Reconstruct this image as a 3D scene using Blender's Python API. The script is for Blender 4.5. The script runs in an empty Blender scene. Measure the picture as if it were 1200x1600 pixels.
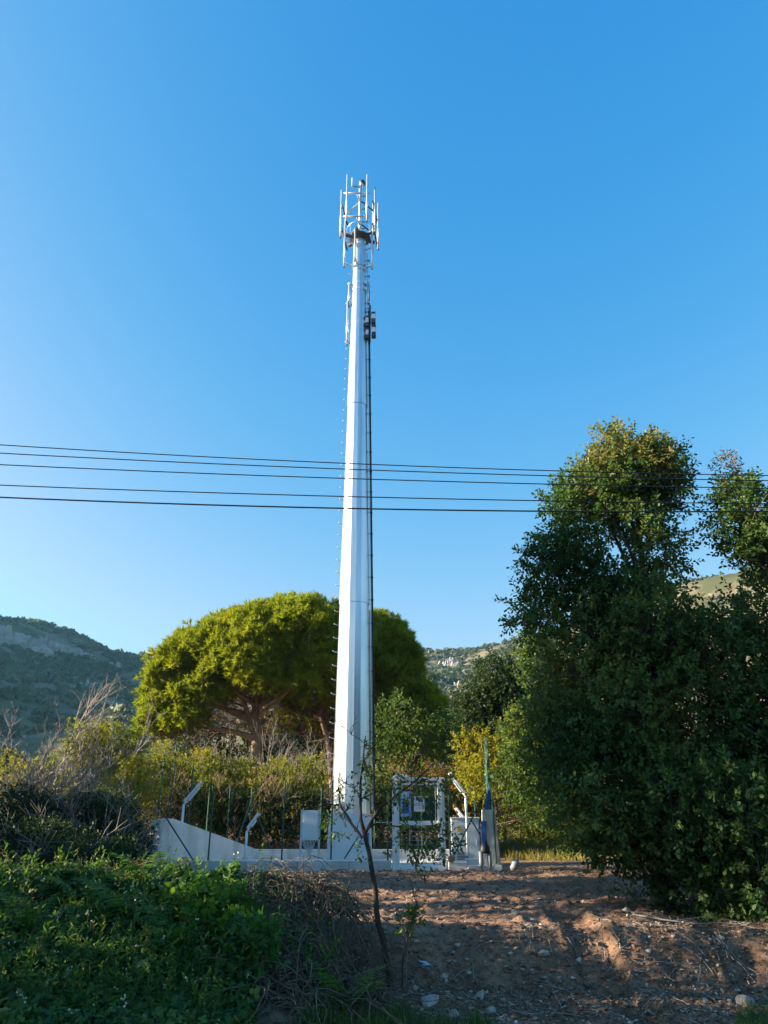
import bpy, math
import numpy as np
from mathutils import Vector

# ------------------------------------------------------------------ camera, sky, sun, exposure
scene = bpy.context.scene
COL = scene.collection
R = math.radians
PITCH, FOC, EYE = R(22.0), 1155.0, 1.40
HAZE = 0.00021
SUN_AZ, SUN_EL = R(-93.0), R(15.0)          # azimuth from +Y (the view), negative = left

cam = bpy.data.cameras.new("camera")
cam.sensor_fit = 'VERTICAL'; cam.sensor_height = 36.0; cam.lens = 36.0 * FOC / 1600.0
cam.clip_start = 0.05; cam.clip_end = 6000
cam_o = bpy.data.objects.new("camera", cam); COL.objects.link(cam_o)
cam_o.location = (0, 0, EYE); cam_o.rotation_euler = (R(90) + PITCH, 0, 0)
scene.camera = cam_o

world = bpy.data.worlds.new("World"); scene.world = world; world.use_nodes = True
nt = world.node_tree; nt.nodes.clear()
sky = nt.nodes.new('ShaderNodeTexSky'); sky.sky_type = 'NISHITA'; sky.sun_disc = False
sky.sun_elevation = SUN_EL; sky.sun_rotation = SUN_AZ
sky.altitude = 0; sky.air_density = 1.0; sky.dust_density = 2.0; sky.ozone_density = 3.0
# film response of the sky colour, the same in every direction
SKY_CURVE = ((.385, 2.3, 1.32), (.545, .86, 2.9), (.935, .40, 20.0))       # gain, power, shoulder
sep = nt.nodes.new('ShaderNodeSeparateColor'); com = nt.nodes.new('ShaderNodeCombineColor')
nt.links.new(sky.outputs[0], sep.inputs[0])
for ch, (gain, power, top) in enumerate(SKY_CURVE):
    mn = nt.nodes.new('ShaderNodeMath'); mn.operation = 'SMOOTH_MIN'; mn.inputs[1].default_value = top; mn.inputs[2].default_value = .5
    pw = nt.nodes.new('ShaderNodeMath'); pw.operation = 'POWER'; pw.inputs[1].default_value = power
    ml = nt.nodes.new('ShaderNodeMath'); ml.operation = 'MULTIPLY'; ml.inputs[1].default_value = gain
    nt.links.new(sep.outputs[ch], mn.inputs[0]); nt.links.new(mn.outputs[0], pw.inputs[0]); nt.links.new(pw.outputs[0], ml.inputs[0]); nt.links.new(ml.outputs[0], com.inputs[ch])
bg = nt.nodes.new('ShaderNodeBackground'); bg.inputs['Strength'].default_value = 0.15
wo = nt.nodes.new('ShaderNodeOutputWorld')
nt.links.new(com.outputs[0], bg.inputs['Color']); nt.links.new(bg.outputs[0], wo.inputs['Surface'])

sun_dir = Vector((math.sin(SUN_AZ) * math.cos(SUN_EL), math.cos(SUN_AZ) * math.cos(SUN_EL), math.sin(SUN_EL)))
sun = bpy.data.lights.new("sun", 'SUN'); sun.energy = 5.0; sun.angle = R(0.55); sun.color = (1.0, 0.83, 0.58)
sun_o = bpy.data.objects.new("sun", sun); COL.objects.link(sun_o)
sun_o.rotation_euler = sun_dir.to_track_quat('Z', 'Y').to_euler()

vs = scene.view_settings
vs.view_transform = 'Standard'; vs.look = 'None'; vs.gamma = 1.0; vs.use_curve_mapping = False
vs.exposure = 2.14
scene.cycles.max_bounces = 6; scene.cycles.diffuse_bounces = 3; scene.cycles.transmission_bounces = 4
scene.cycles.glossy_bounces = 2; scene.cycles.use_denoising = True
scene.cycles.sample_clamp_indirect = 6.0

# ------------------------------------------------------------------ helpers
rng = np.random.default_rng(7)
cP, sP = math.cos(PITCH), math.sin(PITCH)

def at(px, py, Y):
    """point at forward distance Y seen at photo position px, py"""
    u = (px - 600) / FOC; v = (800 - py) / FOC
    k = Y / (cP - v * sP)
    return np.array((u * k, Y, EYE + (sP + v * cP) * k))

def mpp(px, py, Y):
    v = (800 - py) / FOC
    return Y / (cP - v * sP) / FOC

def smooth(x, a, b):
    t = np.clip((np.asarray(x, float) - a) / (b - a), 0, 1)
    return t * t * (3 - 2 * t)

def _hash(ix, iy, iz, seed):
    n = (ix * 374761393 + iy * 668265263 + iz * 2147483647 + seed * 1274126177) & 0xffffffff
    n = ((n ^ (n >> 13)) * 1274126177) & 0xffffffff
    n = ((n ^ (n >> 16)) * 2246822519) & 0xffffffff
    return ((n ^ (n >> 15)) & 0xffffff) / float(0xffffff)

def noise3(p, seed=0):
    p = np.asarray(p, float)
    i = np.floor(p).astype(np.int64); f = p - i; f = f * f * (3 - 2 * f)
    o = 0
    for dx in (0, 1):
        for dy in (0, 1):
            for dz in (0, 1):
                w = (f[..., 0] if dx else 1 - f[..., 0]) * (f[..., 1] if dy else 1 - f[..., 1]) * (f[..., 2] if dz else 1 - f[..., 2])
                o = o + w * _hash(i[..., 0] + dx, i[..., 1] + dy, i[..., 2] + dz, seed)
    return o * 2 - 1

def noise2(x, y, f, seed=0):
    x = np.asarray(x, float); y = np.asarray(y, float)
    return noise3(np.stack([x * f, y * f, np.zeros_like(x * f) + 0.5], -1), seed)

def fbm2(x, y, f, octs=4, seed=0, gain=0.5):
    o = 0; a = 1
    for k in range(octs):
        o = o + a * noise2(x, y, f, seed + k); f *= 2.03; a *= gain
    return o

def unit(v):
    v = np.asarray(v, float)
    return v / np.maximum(np.linalg.norm(v, axis=-1, keepdims=True), 1e-9)

def mesh_np(name, V, sizes, loops, mat, var=None, smooth_sh=False):
    me = bpy.data.meshes.new(name)
    V = np.ascontiguousarray(V, np.float32); sizes = np.asarray(sizes, np.int32); loops = np.asarray(loops, np.int32)
    me.vertices.add(len(V)); me.vertices.foreach_set('co', V.ravel())
    me.loops.add(len(loops)); me.loops.foreach_set('vertex_index', loops)
    me.polygons.add(len(sizes))
    starts = np.zeros(len(sizes), np.int32); starts[1:] = np.cumsum(sizes)[:-1]
    me.polygons.foreach_set('loop_start', starts)
    me.polygons.foreach_set('use_smooth', np.full(len(sizes), bool(smooth_sh)))
    if var is not None:
        a = me.attributes.new('var', 'FLOAT', 'FACE'); a.data.foreach_set('value', np.asarray(var, np.float32))
    me.update(calc_edges=True)
    if mat is not None: me.materials.append(mat)
    return me

def add(name, me, parent=None, loc=None):
    o = bpy.data.objects.new(name, me); COL.objects.link(o)
    if loc is not None: o.location = [float(c) for c in loc]
    if parent is not None:
        o.parent = parent
        if loc is None:
            o.location = -parent.location   # meshes are in world space
    return o

def tag(o, label=None, cat=None, group=None, kind=None):
    if label: o['label'] = label
    if cat: o['category'] = cat
    if group: o['group'] = group
    if kind: o['kind'] = kind
    return o

def thing(name, loc, label, cat, group=None):
    o = bpy.data.objects.new(name, None); COL.objects.link(o)
    o.location = [float(c) for c in loc]; o.empty_display_size = 0.2
    return tag(o, label, cat, group)

def sub(o, part):
    """make a mesh a sub-part of a part (parts sit at the world origin)"""
    o.parent = part; o.location = (0, 0, 0); return o

class MB:
    """collects shapes into one mesh"""
    def __init__(s): s.V = []; s.F = []; s.n = 0
    def put(s, V, F):
        V = np.asarray(V, float); s.V.append(V); s.F += [[i + s.n for i in f] for f in F]; s.n += len(V); return s
    def box(s, lo, hi):
        x0, y0, z0 = lo; x1, y1, z1 = hi
        V = [(x0,y0,z0),(x1,y0,z0),(x1,y1,z0),(x0,y1,z0),(x0,y0,z1),(x1,y0,z1),(x1,y1,z1),(x0,y1,z1)]
        return s.put(V, [(0,3,2,1),(4,5,6,7),(0,1,5,4),(1,2,6,5),(2,3,7,6),(3,0,4,7)])
    def prism(s, poly, z0, z1):
        n = len(poly)
        V = [(x, y, z0) for x, y in poly] + [(x, y, z1) for x, y in poly]
        return s.put(V, [tuple(range(n))[::-1], tuple(range(n, 2*n))] + [(i, (i+1) % n, n+(i+1) % n, n+i) for i in range(n)])
    def hexa(s, bottom, top):
        """8-corner solid: four bottom corners (ccw) and four top corners"""
        return s.put(list(bottom) + list(top), [(3,2,1,0),(4,5,6,7),(0,1,5,4),(1,2,6,5),(2,3,7,6),(3,0,4,7)])
    def tube(s, pts, rad, n=8, cap=True, rot=0.0):
        pts = np.asarray(pts, float); m = len(pts); rad = np.broadcast_to(np.asarray(rad, float), (m,))
        t = unit(np.gradient(pts, axis=0)) if m > 2 else np.repeat(unit(pts[1:] - pts[:1]), m, 0)
        ref = np.where(np.abs(t[:, 2:3]) > 0.9, [[1., 0, 0]], [[0, 0, 1.]])
        if (np.abs(t[:, 2]) > 0.9).any(): ref = np.repeat([[1., 0, 0]] if np.abs(t[:, 0]).max() < 0.95 else [[0, 1., 0]], m, 0)
        a = unit(np.cross(t, ref)); b = np.cross(t, a)
        ang = np.arange(n) * 2 * np.pi / n + rot
        V = pts[:, None] + rad[:, None, None] * (np.cos(ang)[None, :, None] * a[:, None] + np.sin(ang)[None, :, None] * b[:, None])
        F = [(i*n+j, i*n+(j+1) % n, (i+1)*n+(j+1) % n, (i+1)*n+j) for i in range(m-1) for j in range(n)]
        if cap: F += [tuple(range(n))[::-1], tuple(range((m-1)*n, m*n))]
        return s.put(V.reshape(-1, 3), F)
    def bar(s, a, b, w, h=None):
        """rectangular bar from a to b"""
        a = np.asarray(a, float); b = np.asarray(b, float); h = h or w
        t = unit(b - a); ref = np.array((0, 0, 1.)) if abs(t[2]) < 0.9 else np.array((0, 1., 0))
        u = unit(np.cross(t, ref)); v = np.cross(u, t)
        c = [(-w/2, -h/2), (w/2, -h/2), (w/2, h/2), (-w/2, h/2)]
        return s.hexa([a + p*u + q*v for p, q in c], [b + p*u + q*v for p, q in c])
    def mesh(s, name, mat, smooth_sh=False):
        me = bpy.data.meshes.new(name); me.from_pydata([tuple(v) for v in np.concatenate(s.V)], [], s.F)
        if mat is not None: me.materials.append(mat)
        if smooth_sh: me.polygons.foreach_set('use_smooth', np.ones(len(me.polygons), bool))
        me.update(); return me
    def build(s, name, mat, parent=None, smooth_sh=False, bevel=0.0):
        o = add(name, s.mesh(name, mat, smooth_sh), parent)
        if bevel:
            m = o.modifiers.new('bevel', 'BEVEL'); m.width = bevel; m.segments = 2; m.limit_method = 'ANGLE'
        return o

def tubes_np(paths, n=4):
    """many thin tubes -> arrays V, sizes, loops; paths = list of (pts, radii)"""
    Vs, Ls, base = [], [], 0
    ang = np.arange(n) * 2 * np.pi / n; ca, sa = np.cos(ang), np.sin(ang)
    for pts, rad in paths:
        m = len(pts)
        t = np.empty_like(pts); t[1:-1] = pts[2:] - pts[:-2]; t[0] = pts[1] - pts[0]; t[-1] = pts[-1] - pts[-2]
        t = unit(t)
        mt = np.abs(t.mean(0)); ref = np.zeros(3); ref[int(np.argmin(mt))] = 1
        a = unit(np.cross(t, ref)); b = np.cross(t, a)
        V = pts[:, None] + rad[:, None, None] * (ca[None, :, None] * a[:, None] + sa[None, :, None] * b[:, None])
        Vs.append(V.reshape(-1, 3))
        i = np.arange(m - 1)[:, None] * n; j = np.arange(n)[None]; j2 = (j + 1) % n
        Ls.append((np.stack([i + j, i + j2, i + n + j2, i + n + j], -1).reshape(-1) + base)); base += m * n
    L = np.concatenate(Ls)
    return np.concatenate(Vs), np.full(len(L) // 4, 4), L

def tubes_obj(name, paths, mat, parent=None, n=4, smooth_sh=True):
    V, s, L = tubes_np(paths, n)
    return add(name, mesh_np(name, V, s, L, mat, smooth_sh=smooth_sh), parent)

# leaf outlines: (along, across, lift)
T_OAK = np.array([(0,0,0),(.22,.13,.03),(.38,.09,.02),(.55,.27,.07),(.70,.16,.04),(.88,.17,.03),(1,0,-.03),(.88,-.17,.03),(.70,-.16,.04),(.55,-.27,.07),(.38,-.09,.02),(.22,-.13,.03)])
T_OAKF = np.array([(0,0,0),(.52,.27,.07),(.93,.15,0),(.93,-.15,0),(.52,-.27,.07)])
T_LEAF = np.array([(0,0,0),(.35,.26,.05),(.7,.2,.02),(1,0,-.06),(.7,-.2,.02),(.35,-.26,.05)])
T_DIA = np.array([(0,0,0),(.45,.28,.05),(1,0,-.04),(.45,-.28,.05)])
T_BLADE = np.array([(0,.5,0),(0,-.5,0),(1,0,0)])

def leaves_np(P, D, N, S, T, W=None):
    D = unit(D); B = unit(np.cross(N, D)); N2 = np.cross(D, B)
    S = np.asarray(S)[:, None, None]; Wd = S if W is None else np.asarray(W)[:, None, None]
    V = P[:, None] + S * T[None, :, 0:1] * D[:, None] + Wd * T[None, :, 1:2] * B[:, None] + S * T[None, :, 2:3] * N2[:, None]
    k = len(T); n = len(P)
    return V.reshape(-1, 3), np.full(n, k), np.arange(n * k)

def leaves_obj(name, P, D, N, S, T, mat, parent=None, var=None, W=None):
    V, s, L = leaves_np(P, D, N, S, T, W)
    if var is None: var = rng.random(len(P))
    return add(name, mesh_np(name, V, s, L, mat, var), parent)

def rdir(n):
    return unit(rng.normal(size=(n, 3)))

# ------------------------------------------------------------------ materials
def nodes(name):
    m = bpy.data.materials.new(name); m.use_nodes = True
    t = m.node_tree; b = t.nodes['Principled BSDF']; return m, t, b

def ramp(t, fac, stops):
    r = t.nodes.new('ShaderNodeValToRGB'); e = r.color_ramp.elements
    while len(e) > 1: e.remove(e[-1])
    e[0].position, e[0].color = stops[0][0], (*stops[0][1], 1)
    for p, c in stops[1:]:
        x = e.new(p); x.color = (*c, 1)
    t.links.new(fac, r.inputs['Fac']); return r.outputs['Color']

def noise_node(t, scale, detail=4, rough=0.6, coord='Object'):
    tc = t.nodes.new('ShaderNodeTexCoord'); n = t.nodes.new('ShaderNodeTexNoise')
    n.inputs['Scale'].default_value = scale; n.inputs['Detail'].default_value = detail; n.inputs['Roughness'].default_value = rough
    t.links.new(tc.outputs[coord], n.inputs['Vector']); return n.outputs['Fac']

def mat_noise(name, c1, c2, scale=6, rough=0.8, metal=0.0, bump=0.0, bscale=40, detail=5, spec=0.4):
    m, t, b = nodes(name)
    f = noise_node(t, scale, detail)
    t.links.new(ramp(t, f, [(0.3, c1), (0.7, c2)]), b.inputs['Base Color'])
    b.inputs['Roughness'].default_value = rough; b.inputs['Metallic'].default_value = metal
    b.inputs['Specular IOR Level'].default_value = spec
    if bump:
        bn = t.nodes.new('ShaderNodeBump'); bn.inputs['Strength'].default_value = bump; bn.inputs['Distance'].default_value = 0.02
        t.links.new(noise_node(t, bscale, 6), bn.inputs['Height']); t.links.new(bn.outputs[0], b.inputs['Normal'])
    return m

def mat_leaf(name, stops, trans=0.35, tint=(1.0, 1.0, 0.55), rough=0.55, spec=0.22, patch=0.0, pscale=0.8, pcol=None):
    m, t, b = nodes(name)
    a = t.nodes.new('ShaderNodeAttribute'); a.attribute_name = 'var'
    col = ramp(t, a.outputs['Fac'], stops)
    if patch:
        f = noise_node(t, pscale, 2)
        mx = t.nodes.new('ShaderNodeMix'); mx.data_type = 'RGBA'
        mr = t.nodes.new('ShaderNodeMapRange'); mr.inputs['From Min'].default_value = 0.45; mr.inputs['From Max'].default_value = 0.65
        mr.inputs['To Max'].default_value = patch
        t.links.new(f, mr.inputs['Value']); t.links.new(mr.outputs[0], mx.inputs['Factor'])
        t.links.new(col, mx.inputs[6]); mx.inputs[7].default_value = (*pcol, 1); col = mx.outputs[2]
    t.links.new(col, b.inputs['Base Color']); b.inputs['Roughness'].default_value = rough
    b.inputs['Specular IOR Level'].default_value = spec
    tr = t.nodes.new('ShaderNodeBsdfTranslucent')
    mu = t.nodes.new('ShaderNodeMix'); mu.data_type = 'RGBA'; mu.blend_type = 'MULTIPLY'; mu.inputs['Factor'].default_value = 1
    t.links.new(col, mu.inputs[6]); mu.inputs[7].default_value = (*[min(1, c) * 1.0 for c in tint], 1)
    sc = t.nodes.new('ShaderNodeVectorMath'); sc.operation = 'SCALE'; sc.inputs['Scale'].default_value = 1.6
    t.links.new(mu.outputs[2], sc.inputs[0]); t.links.new(sc.outputs[0], tr.inputs['Color'])
    mix = t.nodes.new('ShaderNodeMixShader'); mix.inputs['Fac'].default_value = trans
    t.links.new(b.outputs[0], mix.inputs[1]); t.links.new(tr.outputs[0], mix.inputs[2])
    t.links.new(mix.outputs[0], t.nodes['Material Output'].inputs['Surface'])
    return m

M = {}
M['oak'] = mat_leaf('oak_leaf', [(0, (.022, .056, .020)), (.5, (.050, .100, .028)), (.85, (.105, .150, .036)), (1, (.18, .16, .05))], .34)
M['oak_dry'] = mat_leaf('dry_oak_leaf', [(0, (.20, .13, .07)), (.5, (.28, .17, .09)), (1, (.12, .12, .05))], .3)
M['oak_sun_tint'] = mat_leaf('sun_tinted_oak_leaf', [(0, (.08, .105, .030)), (.6, (.16, .165, .050)), (1, (.26, .20, .09))], .38)  # paler olive tint stands in for sun on the crown top
M['oak_far'] = mat_leaf('young_oak_leaf', [(0, (.035, .075, .018)), (.7, (.075, .120, .022)), (1, (.17, .16, .03))], .35)
M['yellow'] = mat_leaf('yellowing_leaf', [(0, (.09, .13, .014)), (.6, (.19, .205, .018)), (1, (.29, .21, .025))], .42)
M['pine'] = mat_leaf('pine_needle', [(0, (.095, .135, .012)), (.6, (.195, .225, .014)), (1, (.30, .28, .016))], .45, rough=.6, spec=.2)
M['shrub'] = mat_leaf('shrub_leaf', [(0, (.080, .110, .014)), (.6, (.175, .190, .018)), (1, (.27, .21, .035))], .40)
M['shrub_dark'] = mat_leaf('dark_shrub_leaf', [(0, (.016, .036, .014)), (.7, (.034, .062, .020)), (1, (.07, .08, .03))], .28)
M['bracken'] = mat_leaf('bracken_leaf', [(0, (.10, .10, .02)), (.5, (.22, .15, .03)), (1, (.32, .16, .05))], .35)
M['bramble'] = mat_leaf('bramble_leaf', [(0, (.024, .066, .018)), (.55, (.050, .122, .028)), (.92, (.105, .185, .038)), (1, (.28, .24, .14))], .36, patch=.45, pscale=.9, pcol=(.03, .075, .03))
M['vinegreen'] = mat_leaf('vine_leaf', [(0, (.05, .14, .02)), (1, (.10, .20, .03))], .4)
M['fern'] = mat_leaf('fern_frond', [(0, (.035, .10, .018)), (.7, (.07, .145, .022)), (1, (.16, .16, .03))], .4)
M['grass'] = mat_leaf('grass_blade', [(0, (.10, .13, .03)), (.6, (.20, .19, .05)), (1, (.34, .26, .12))], .4)
M['flower'] = mat_leaf('seed_head', [(0, (.45, .42, .32)), (1, (.62, .60, .50))], .3)
M['hillshrub'] = mat_leaf('hill_scrub', [(0, (.036, .056, .022)), (.6, (.070, .085, .030)), (1, (.13, .12, .050))], .15)
M['bark'] = mat_noise('bark', (.05, .04, .032), (.12, .095, .075), 14, .9, bump=.6, bscale=30)
M['pinebark'] = mat_noise('pine_bark', (.15, .095, .06), (.30, .20, .13), 5, .9, bump=.7, bscale=14)
M['deadwood'] = mat_noise('dead_wood', (.16, .135, .125), (.34, .295, .275), 5, .9)
M['drytwig'] = mat_noise('dry_twig', (.055, .040, .026), (.19, .145, .10), 6, .9)
M['brush'] = mat_noise('pine_inner_twig', (.08, .05, .04), (.16, .10, .08), 4, .9)
M['brush2'] = mat_noise('brown_twig', (.14, .09, .06), (.30, .21, .15), 4, .9)
M['darkbark'] = mat_noise('sapling_bark', (.018, .014, .012), (.055, .043, .036), 18, .85, bump=.5, bscale=50)
M['steel'] = mat_noise('galvanised_steel', (.58, .62, .66), (.70, .73, .76), 3.0, .40, metal=.75, spec=.5)
M['mast'] = mat_noise('galvanised_mast_steel', (.70, .74, .78), (.78, .81, .84), 1.3, .36, metal=.85, bump=.04, bscale=8, spec=.5)
def mat_zinc():
    m, t, b = nodes('galvanised_mast_steel')
    tc = t.nodes.new('ShaderNodeTexCoord'); mp = t.nodes.new('ShaderNodeMapping'); mp.inputs['Scale'].default_value = (7, 7, .35)
    n = t.nodes.new('ShaderNodeTexNoise'); n.inputs['Scale'].default_value = 1.0; n.inputs['Detail'].default_value = 6
    t.links.new(tc.outputs['Object'], mp.inputs[0]); t.links.new(mp.outputs[0], n.inputs['Vector'])
    t.links.new(ramp(t, n.outputs['Fac'], [(.3, (.50, .54, .58)), (.5, (.64, .69, .74)), (.75, (.72, .76, .80))]), b.inputs['Base Color'])
    rr_ = t.nodes.new('ShaderNodeMapRange'); rr_.inputs['To Min'].default_value = .26; rr_.inputs['To Max'].default_value = .42
    t.links.new(noise_node(t, 2.5, 5), rr_.inputs['Value']); t.links.new(rr_.outputs[0], b.inputs['Roughness'])
    b.inputs['Metallic'].default_value = .93
    return m
M['mast'] = mat_zinc()
M['dsteel'] = mat_noise('weathered_dark_steel', (.05, .055, .06), (.10, .11, .12), 6, .5, metal=.4)
M['black'] = mat_noise('black_cable_sheath', (.010, .011, .013), (.022, .024, .026), 6, .5)
M['wire'] = mat_noise('overhead_cable_sheath', (.012, .013, .016), (.03, .032, .036), 4, .55)
M['green'] = mat_noise('green_coated_steel', (.010, .055, .040), (.018, .085, .060), 5, .45)
M['joint'] = mat_noise('dark_joint', (.06, .06, .06), (.14, .13, .12), 20, .9)
M['greenmesh'] = mat_noise('green_coated_wire', (.020, .085, .062), (.035, .13, .095), 5, .45)
M['white'] = mat_noise('white_painted_metal', (.70, .72, .74), (.80, .81, .82), 4, .45)
M['cabinet'] = mat_noise('grey_white_cabinet_paint', (.62, .65, .68), (.68, .71, .74), 2, .5)
M['grey'] = mat_noise('grey_painted_metal', (.42, .45, .48), (.50, .53, .56), 3, .5)
M['glass'] = mat_noise('lamp_diffuser', (.72, .75, .78), (.80, .82, .84), 3, .25)
M['blue'] = mat_noise('blue_conduit_plastic', (.012, .07, .26), (.025, .11, .35), 5, .45)
M['pipe'] = mat_noise('grey_pvc', (.16, .18, .20), (.24, .26, .28), 4, .5)
M['rust'] = mat_noise('rusty_disc', (.16, .11, .09), (.30, .24, .22), 12, .8)
M['warn'] = mat_noise('yellow_plate', (.55, .40, .03), (.62, .46, .05), 6, .5)
M['paper'] = mat_noise('sign_paper', (.70, .72, .75), (.78, .79, .80), 3, .6)
M['printblue'] = mat_noise('sign_print_blue', (.03, .10, .42), (.05, .15, .50), 8, .6)
M['printpale'] = mat_noise('sign_print_pale_blue', (.30, .42, .68), (.40, .52, .75), 8, .6)
M['printred'] = mat_noise('sign_print_red', (.50, .12, .10), (.62, .22, .18), 8, .6)
M['rock'] = mat_noise('limestone', (.15, .13, .115), (.40, .37, .33), 9, .9, bump=.6, bscale=25)
M['chip'] = mat_leaf('stone_chip', [(0, (.07, .045, .032)), (.6, (.17, .115, .085)), (.88, (.26, .21, .17)), (1, (.42, .38, .34))], 0.0, rough=.9)
M['litter'] = mat_leaf('dry_leaf_litter', [(0, (.05, .035, .025)), (.6, (.15, .10, .065)), (1, (.42, .35, .27))], .1, rough=.8)
M['cliff'] = mat_noise('cliff_rock', (.17, .15, .13), (.42, .39, .35), .12, .9, bump=.8, bscale=.6)
M['plastic'] = mat_noise('pale_blue_plastic', (.20, .34, .46), (.34, .48, .58), 20, .35)

def mat_concrete():
    m, t, b = nodes('cast_concrete')
    c = ramp(t, noise_node(t, 2.2, 6, .7), [(.25, (.52, .51, .49)), (.55, (.65, .64, .62)), (.8, (.73, .72, .70))])
    # board marks of the formwork: faint level bands
    tc = t.nodes.new('ShaderNodeTexCoord'); w = t.nodes.new('ShaderNodeTexWave'); w.wave_type = 'BANDS'; w.bands_direction = 'Z'
    w.inputs['Scale'].default_value = 2.6; w.inputs['Distortion'].default_value = 1.2; w.inputs['Detail'].default_value = 3
    t.links.new(tc.outputs['Object'], w.inputs['Vector'])
    mx = t.nodes.new('ShaderNodeMix'); mx.data_type = 'RGBA'; mx.blend_type = 'MULTIPLY'; mx.inputs['Factor'].default_value = .10
    t.links.new(c, mx.inputs[6]); t.links.new(ramp(t, w.outputs['Fac'], [(0, (.72, .71, .70)), (.25, (1, 1, 1))]), mx.inputs[7])
    mp = t.nodes.new('ShaderNodeMapping'); mp.inputs['Scale'].default_value = (2.2, 2.2, .7)
    ns = t.nodes.new('ShaderNodeTexNoise'); ns.inputs['Scale'].default_value = 1.0; ns.inputs['Detail'].default_value = 5
    t.links.new(tc.outputs['Object'], mp.inputs[0]); t.links.new(mp.outputs[0], ns.inputs['Vector'])
    m3 = t.nodes.new('ShaderNodeMix'); m3.data_type = 'RGBA'; m3.blend_type = 'MULTIPLY'; m3.inputs['Factor'].default_value = .8
    t.links.new(mx.outputs[2], m3.inputs[6]); t.links.new(ramp(t, ns.outputs['Fac'], [(.35, (.72, .70, .67)), (.52, (1, 1, 1))]), m3.inputs[7])
    t.links.new(m3.outputs[2], b.inputs['Base Color']); b.inputs['Roughness'].default_value = .85
    bn = t.nodes.new('ShaderNodeBump'); bn.inputs['Strength'].default_value = .35; bn.inputs['Distance'].default_value = .01
    t.links.new(noise_node(t, 22, 6), bn.inputs['Height']); t.links.new(bn.outputs[0], b.inputs['Normal'])
    return m
M['concrete'] = mat_concrete()

def mat_ground():
    m, t, b = nodes('earth')
    a = t.nodes.new('ShaderNodeAttribute'); a.attribute_name = 'soil_shade'
    f1 = noise_node(t, 1.3, 8, .68)
    red = ramp(t, f1, [(.3, (.17, .098, .066)), (.5, (.28, .172, .120)), (.72, (.40, .27, .20))])
    f2 = noise_node(t, 2.6, 8, .7)
    hum_shaded = ramp(t, f2, [(.3, (.11, .068, .047)), (.55, (.21, .135, .093)), (.75, (.32, .22, .16))])  # dark humus and leaf litter, with tree shade put into the colour
    mx = t.nodes.new('ShaderNodeMix'); mx.data_type = 'RGBA'
    t.links.new(a.outputs['Fac'], mx.inputs['Factor']); t.links.new(hum_shaded, mx.inputs[6]); t.links.new(red, mx.inputs[7])
    sp = ramp(t, noise_node(t, 32, 3, .5), [(.60, (0, 0, 0)), (.68, (1, 1, 1))])
    m2 = t.nodes.new('ShaderNodeMix'); m2.data_type = 'RGBA'
    ml = t.nodes.new('ShaderNodeMath'); ml.operation = 'MULTIPLY'; ml.inputs[1].default_value = .45
    t.links.new(sp, ml.inputs[0]); t.links.new(ml.outputs[0], m2.inputs['Factor'])
    t.links.new(mx.outputs[2], m2.inputs[6]); m2.inputs[7].default_value = (.36, .29, .23, 1)
    m4 = t.nodes.new('ShaderNodeMix'); m4.data_type = 'RGBA'; m4.blend_type = 'MULTIPLY'; m4.inputs['Factor'].default_value = 1
    t.links.new(m2.outputs[2], m4.inputs[6]); t.links.new(ramp(t, noise_node(t, 11, 7, .72), [(.36, (.42, .40, .38)), (.50, (.95, .95, .95)), (.64, (1.15, 1.12, 1.08))]), m4.inputs[7])
    t.links.new(m4.outputs[2], b.inputs['Base Color']); b.inputs['Roughness'].default_value = .95
    b.inputs['Specular IOR Level'].default_value = .15
    bn = t.nodes.new('ShaderNodeBump'); bn.inputs['Strength'].default_value = 1.0; bn.inputs['Distance'].default_value = .05
    t.links.new(noise_node(t, 18, 9, .75), bn.inputs['Height']); t.links.new(bn.outputs[0], b.inputs['Normal'])
    return m
M['ground'] = mat_ground()

def mat_hill():
    m, t, b = nodes('hillside')
    f = noise_node(t, .035, 8, .65)
    c = ramp(t, f, [(.3, (.045, .060, .024)), (.46, (.085, .085, .038)), (.58, (.18, .145, .10)), (.75, (.26, .21, .16))])
    t.links.new(c, b.inputs['Base Color']); b.inputs['Roughness'].default_value = .95
    b.inputs['Specular IOR Level'].default_value = .1
    return m
M['hill'] = mat_hill()

# ------------------------------------------------------------------ ground
def bank_y(x):
    return 10.55 + 0.30 * noise2(x, np.zeros_like(x), .7, 3) + 0.10 * noise2(x, np.zeros_like(x), 2.3, 5)

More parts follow.
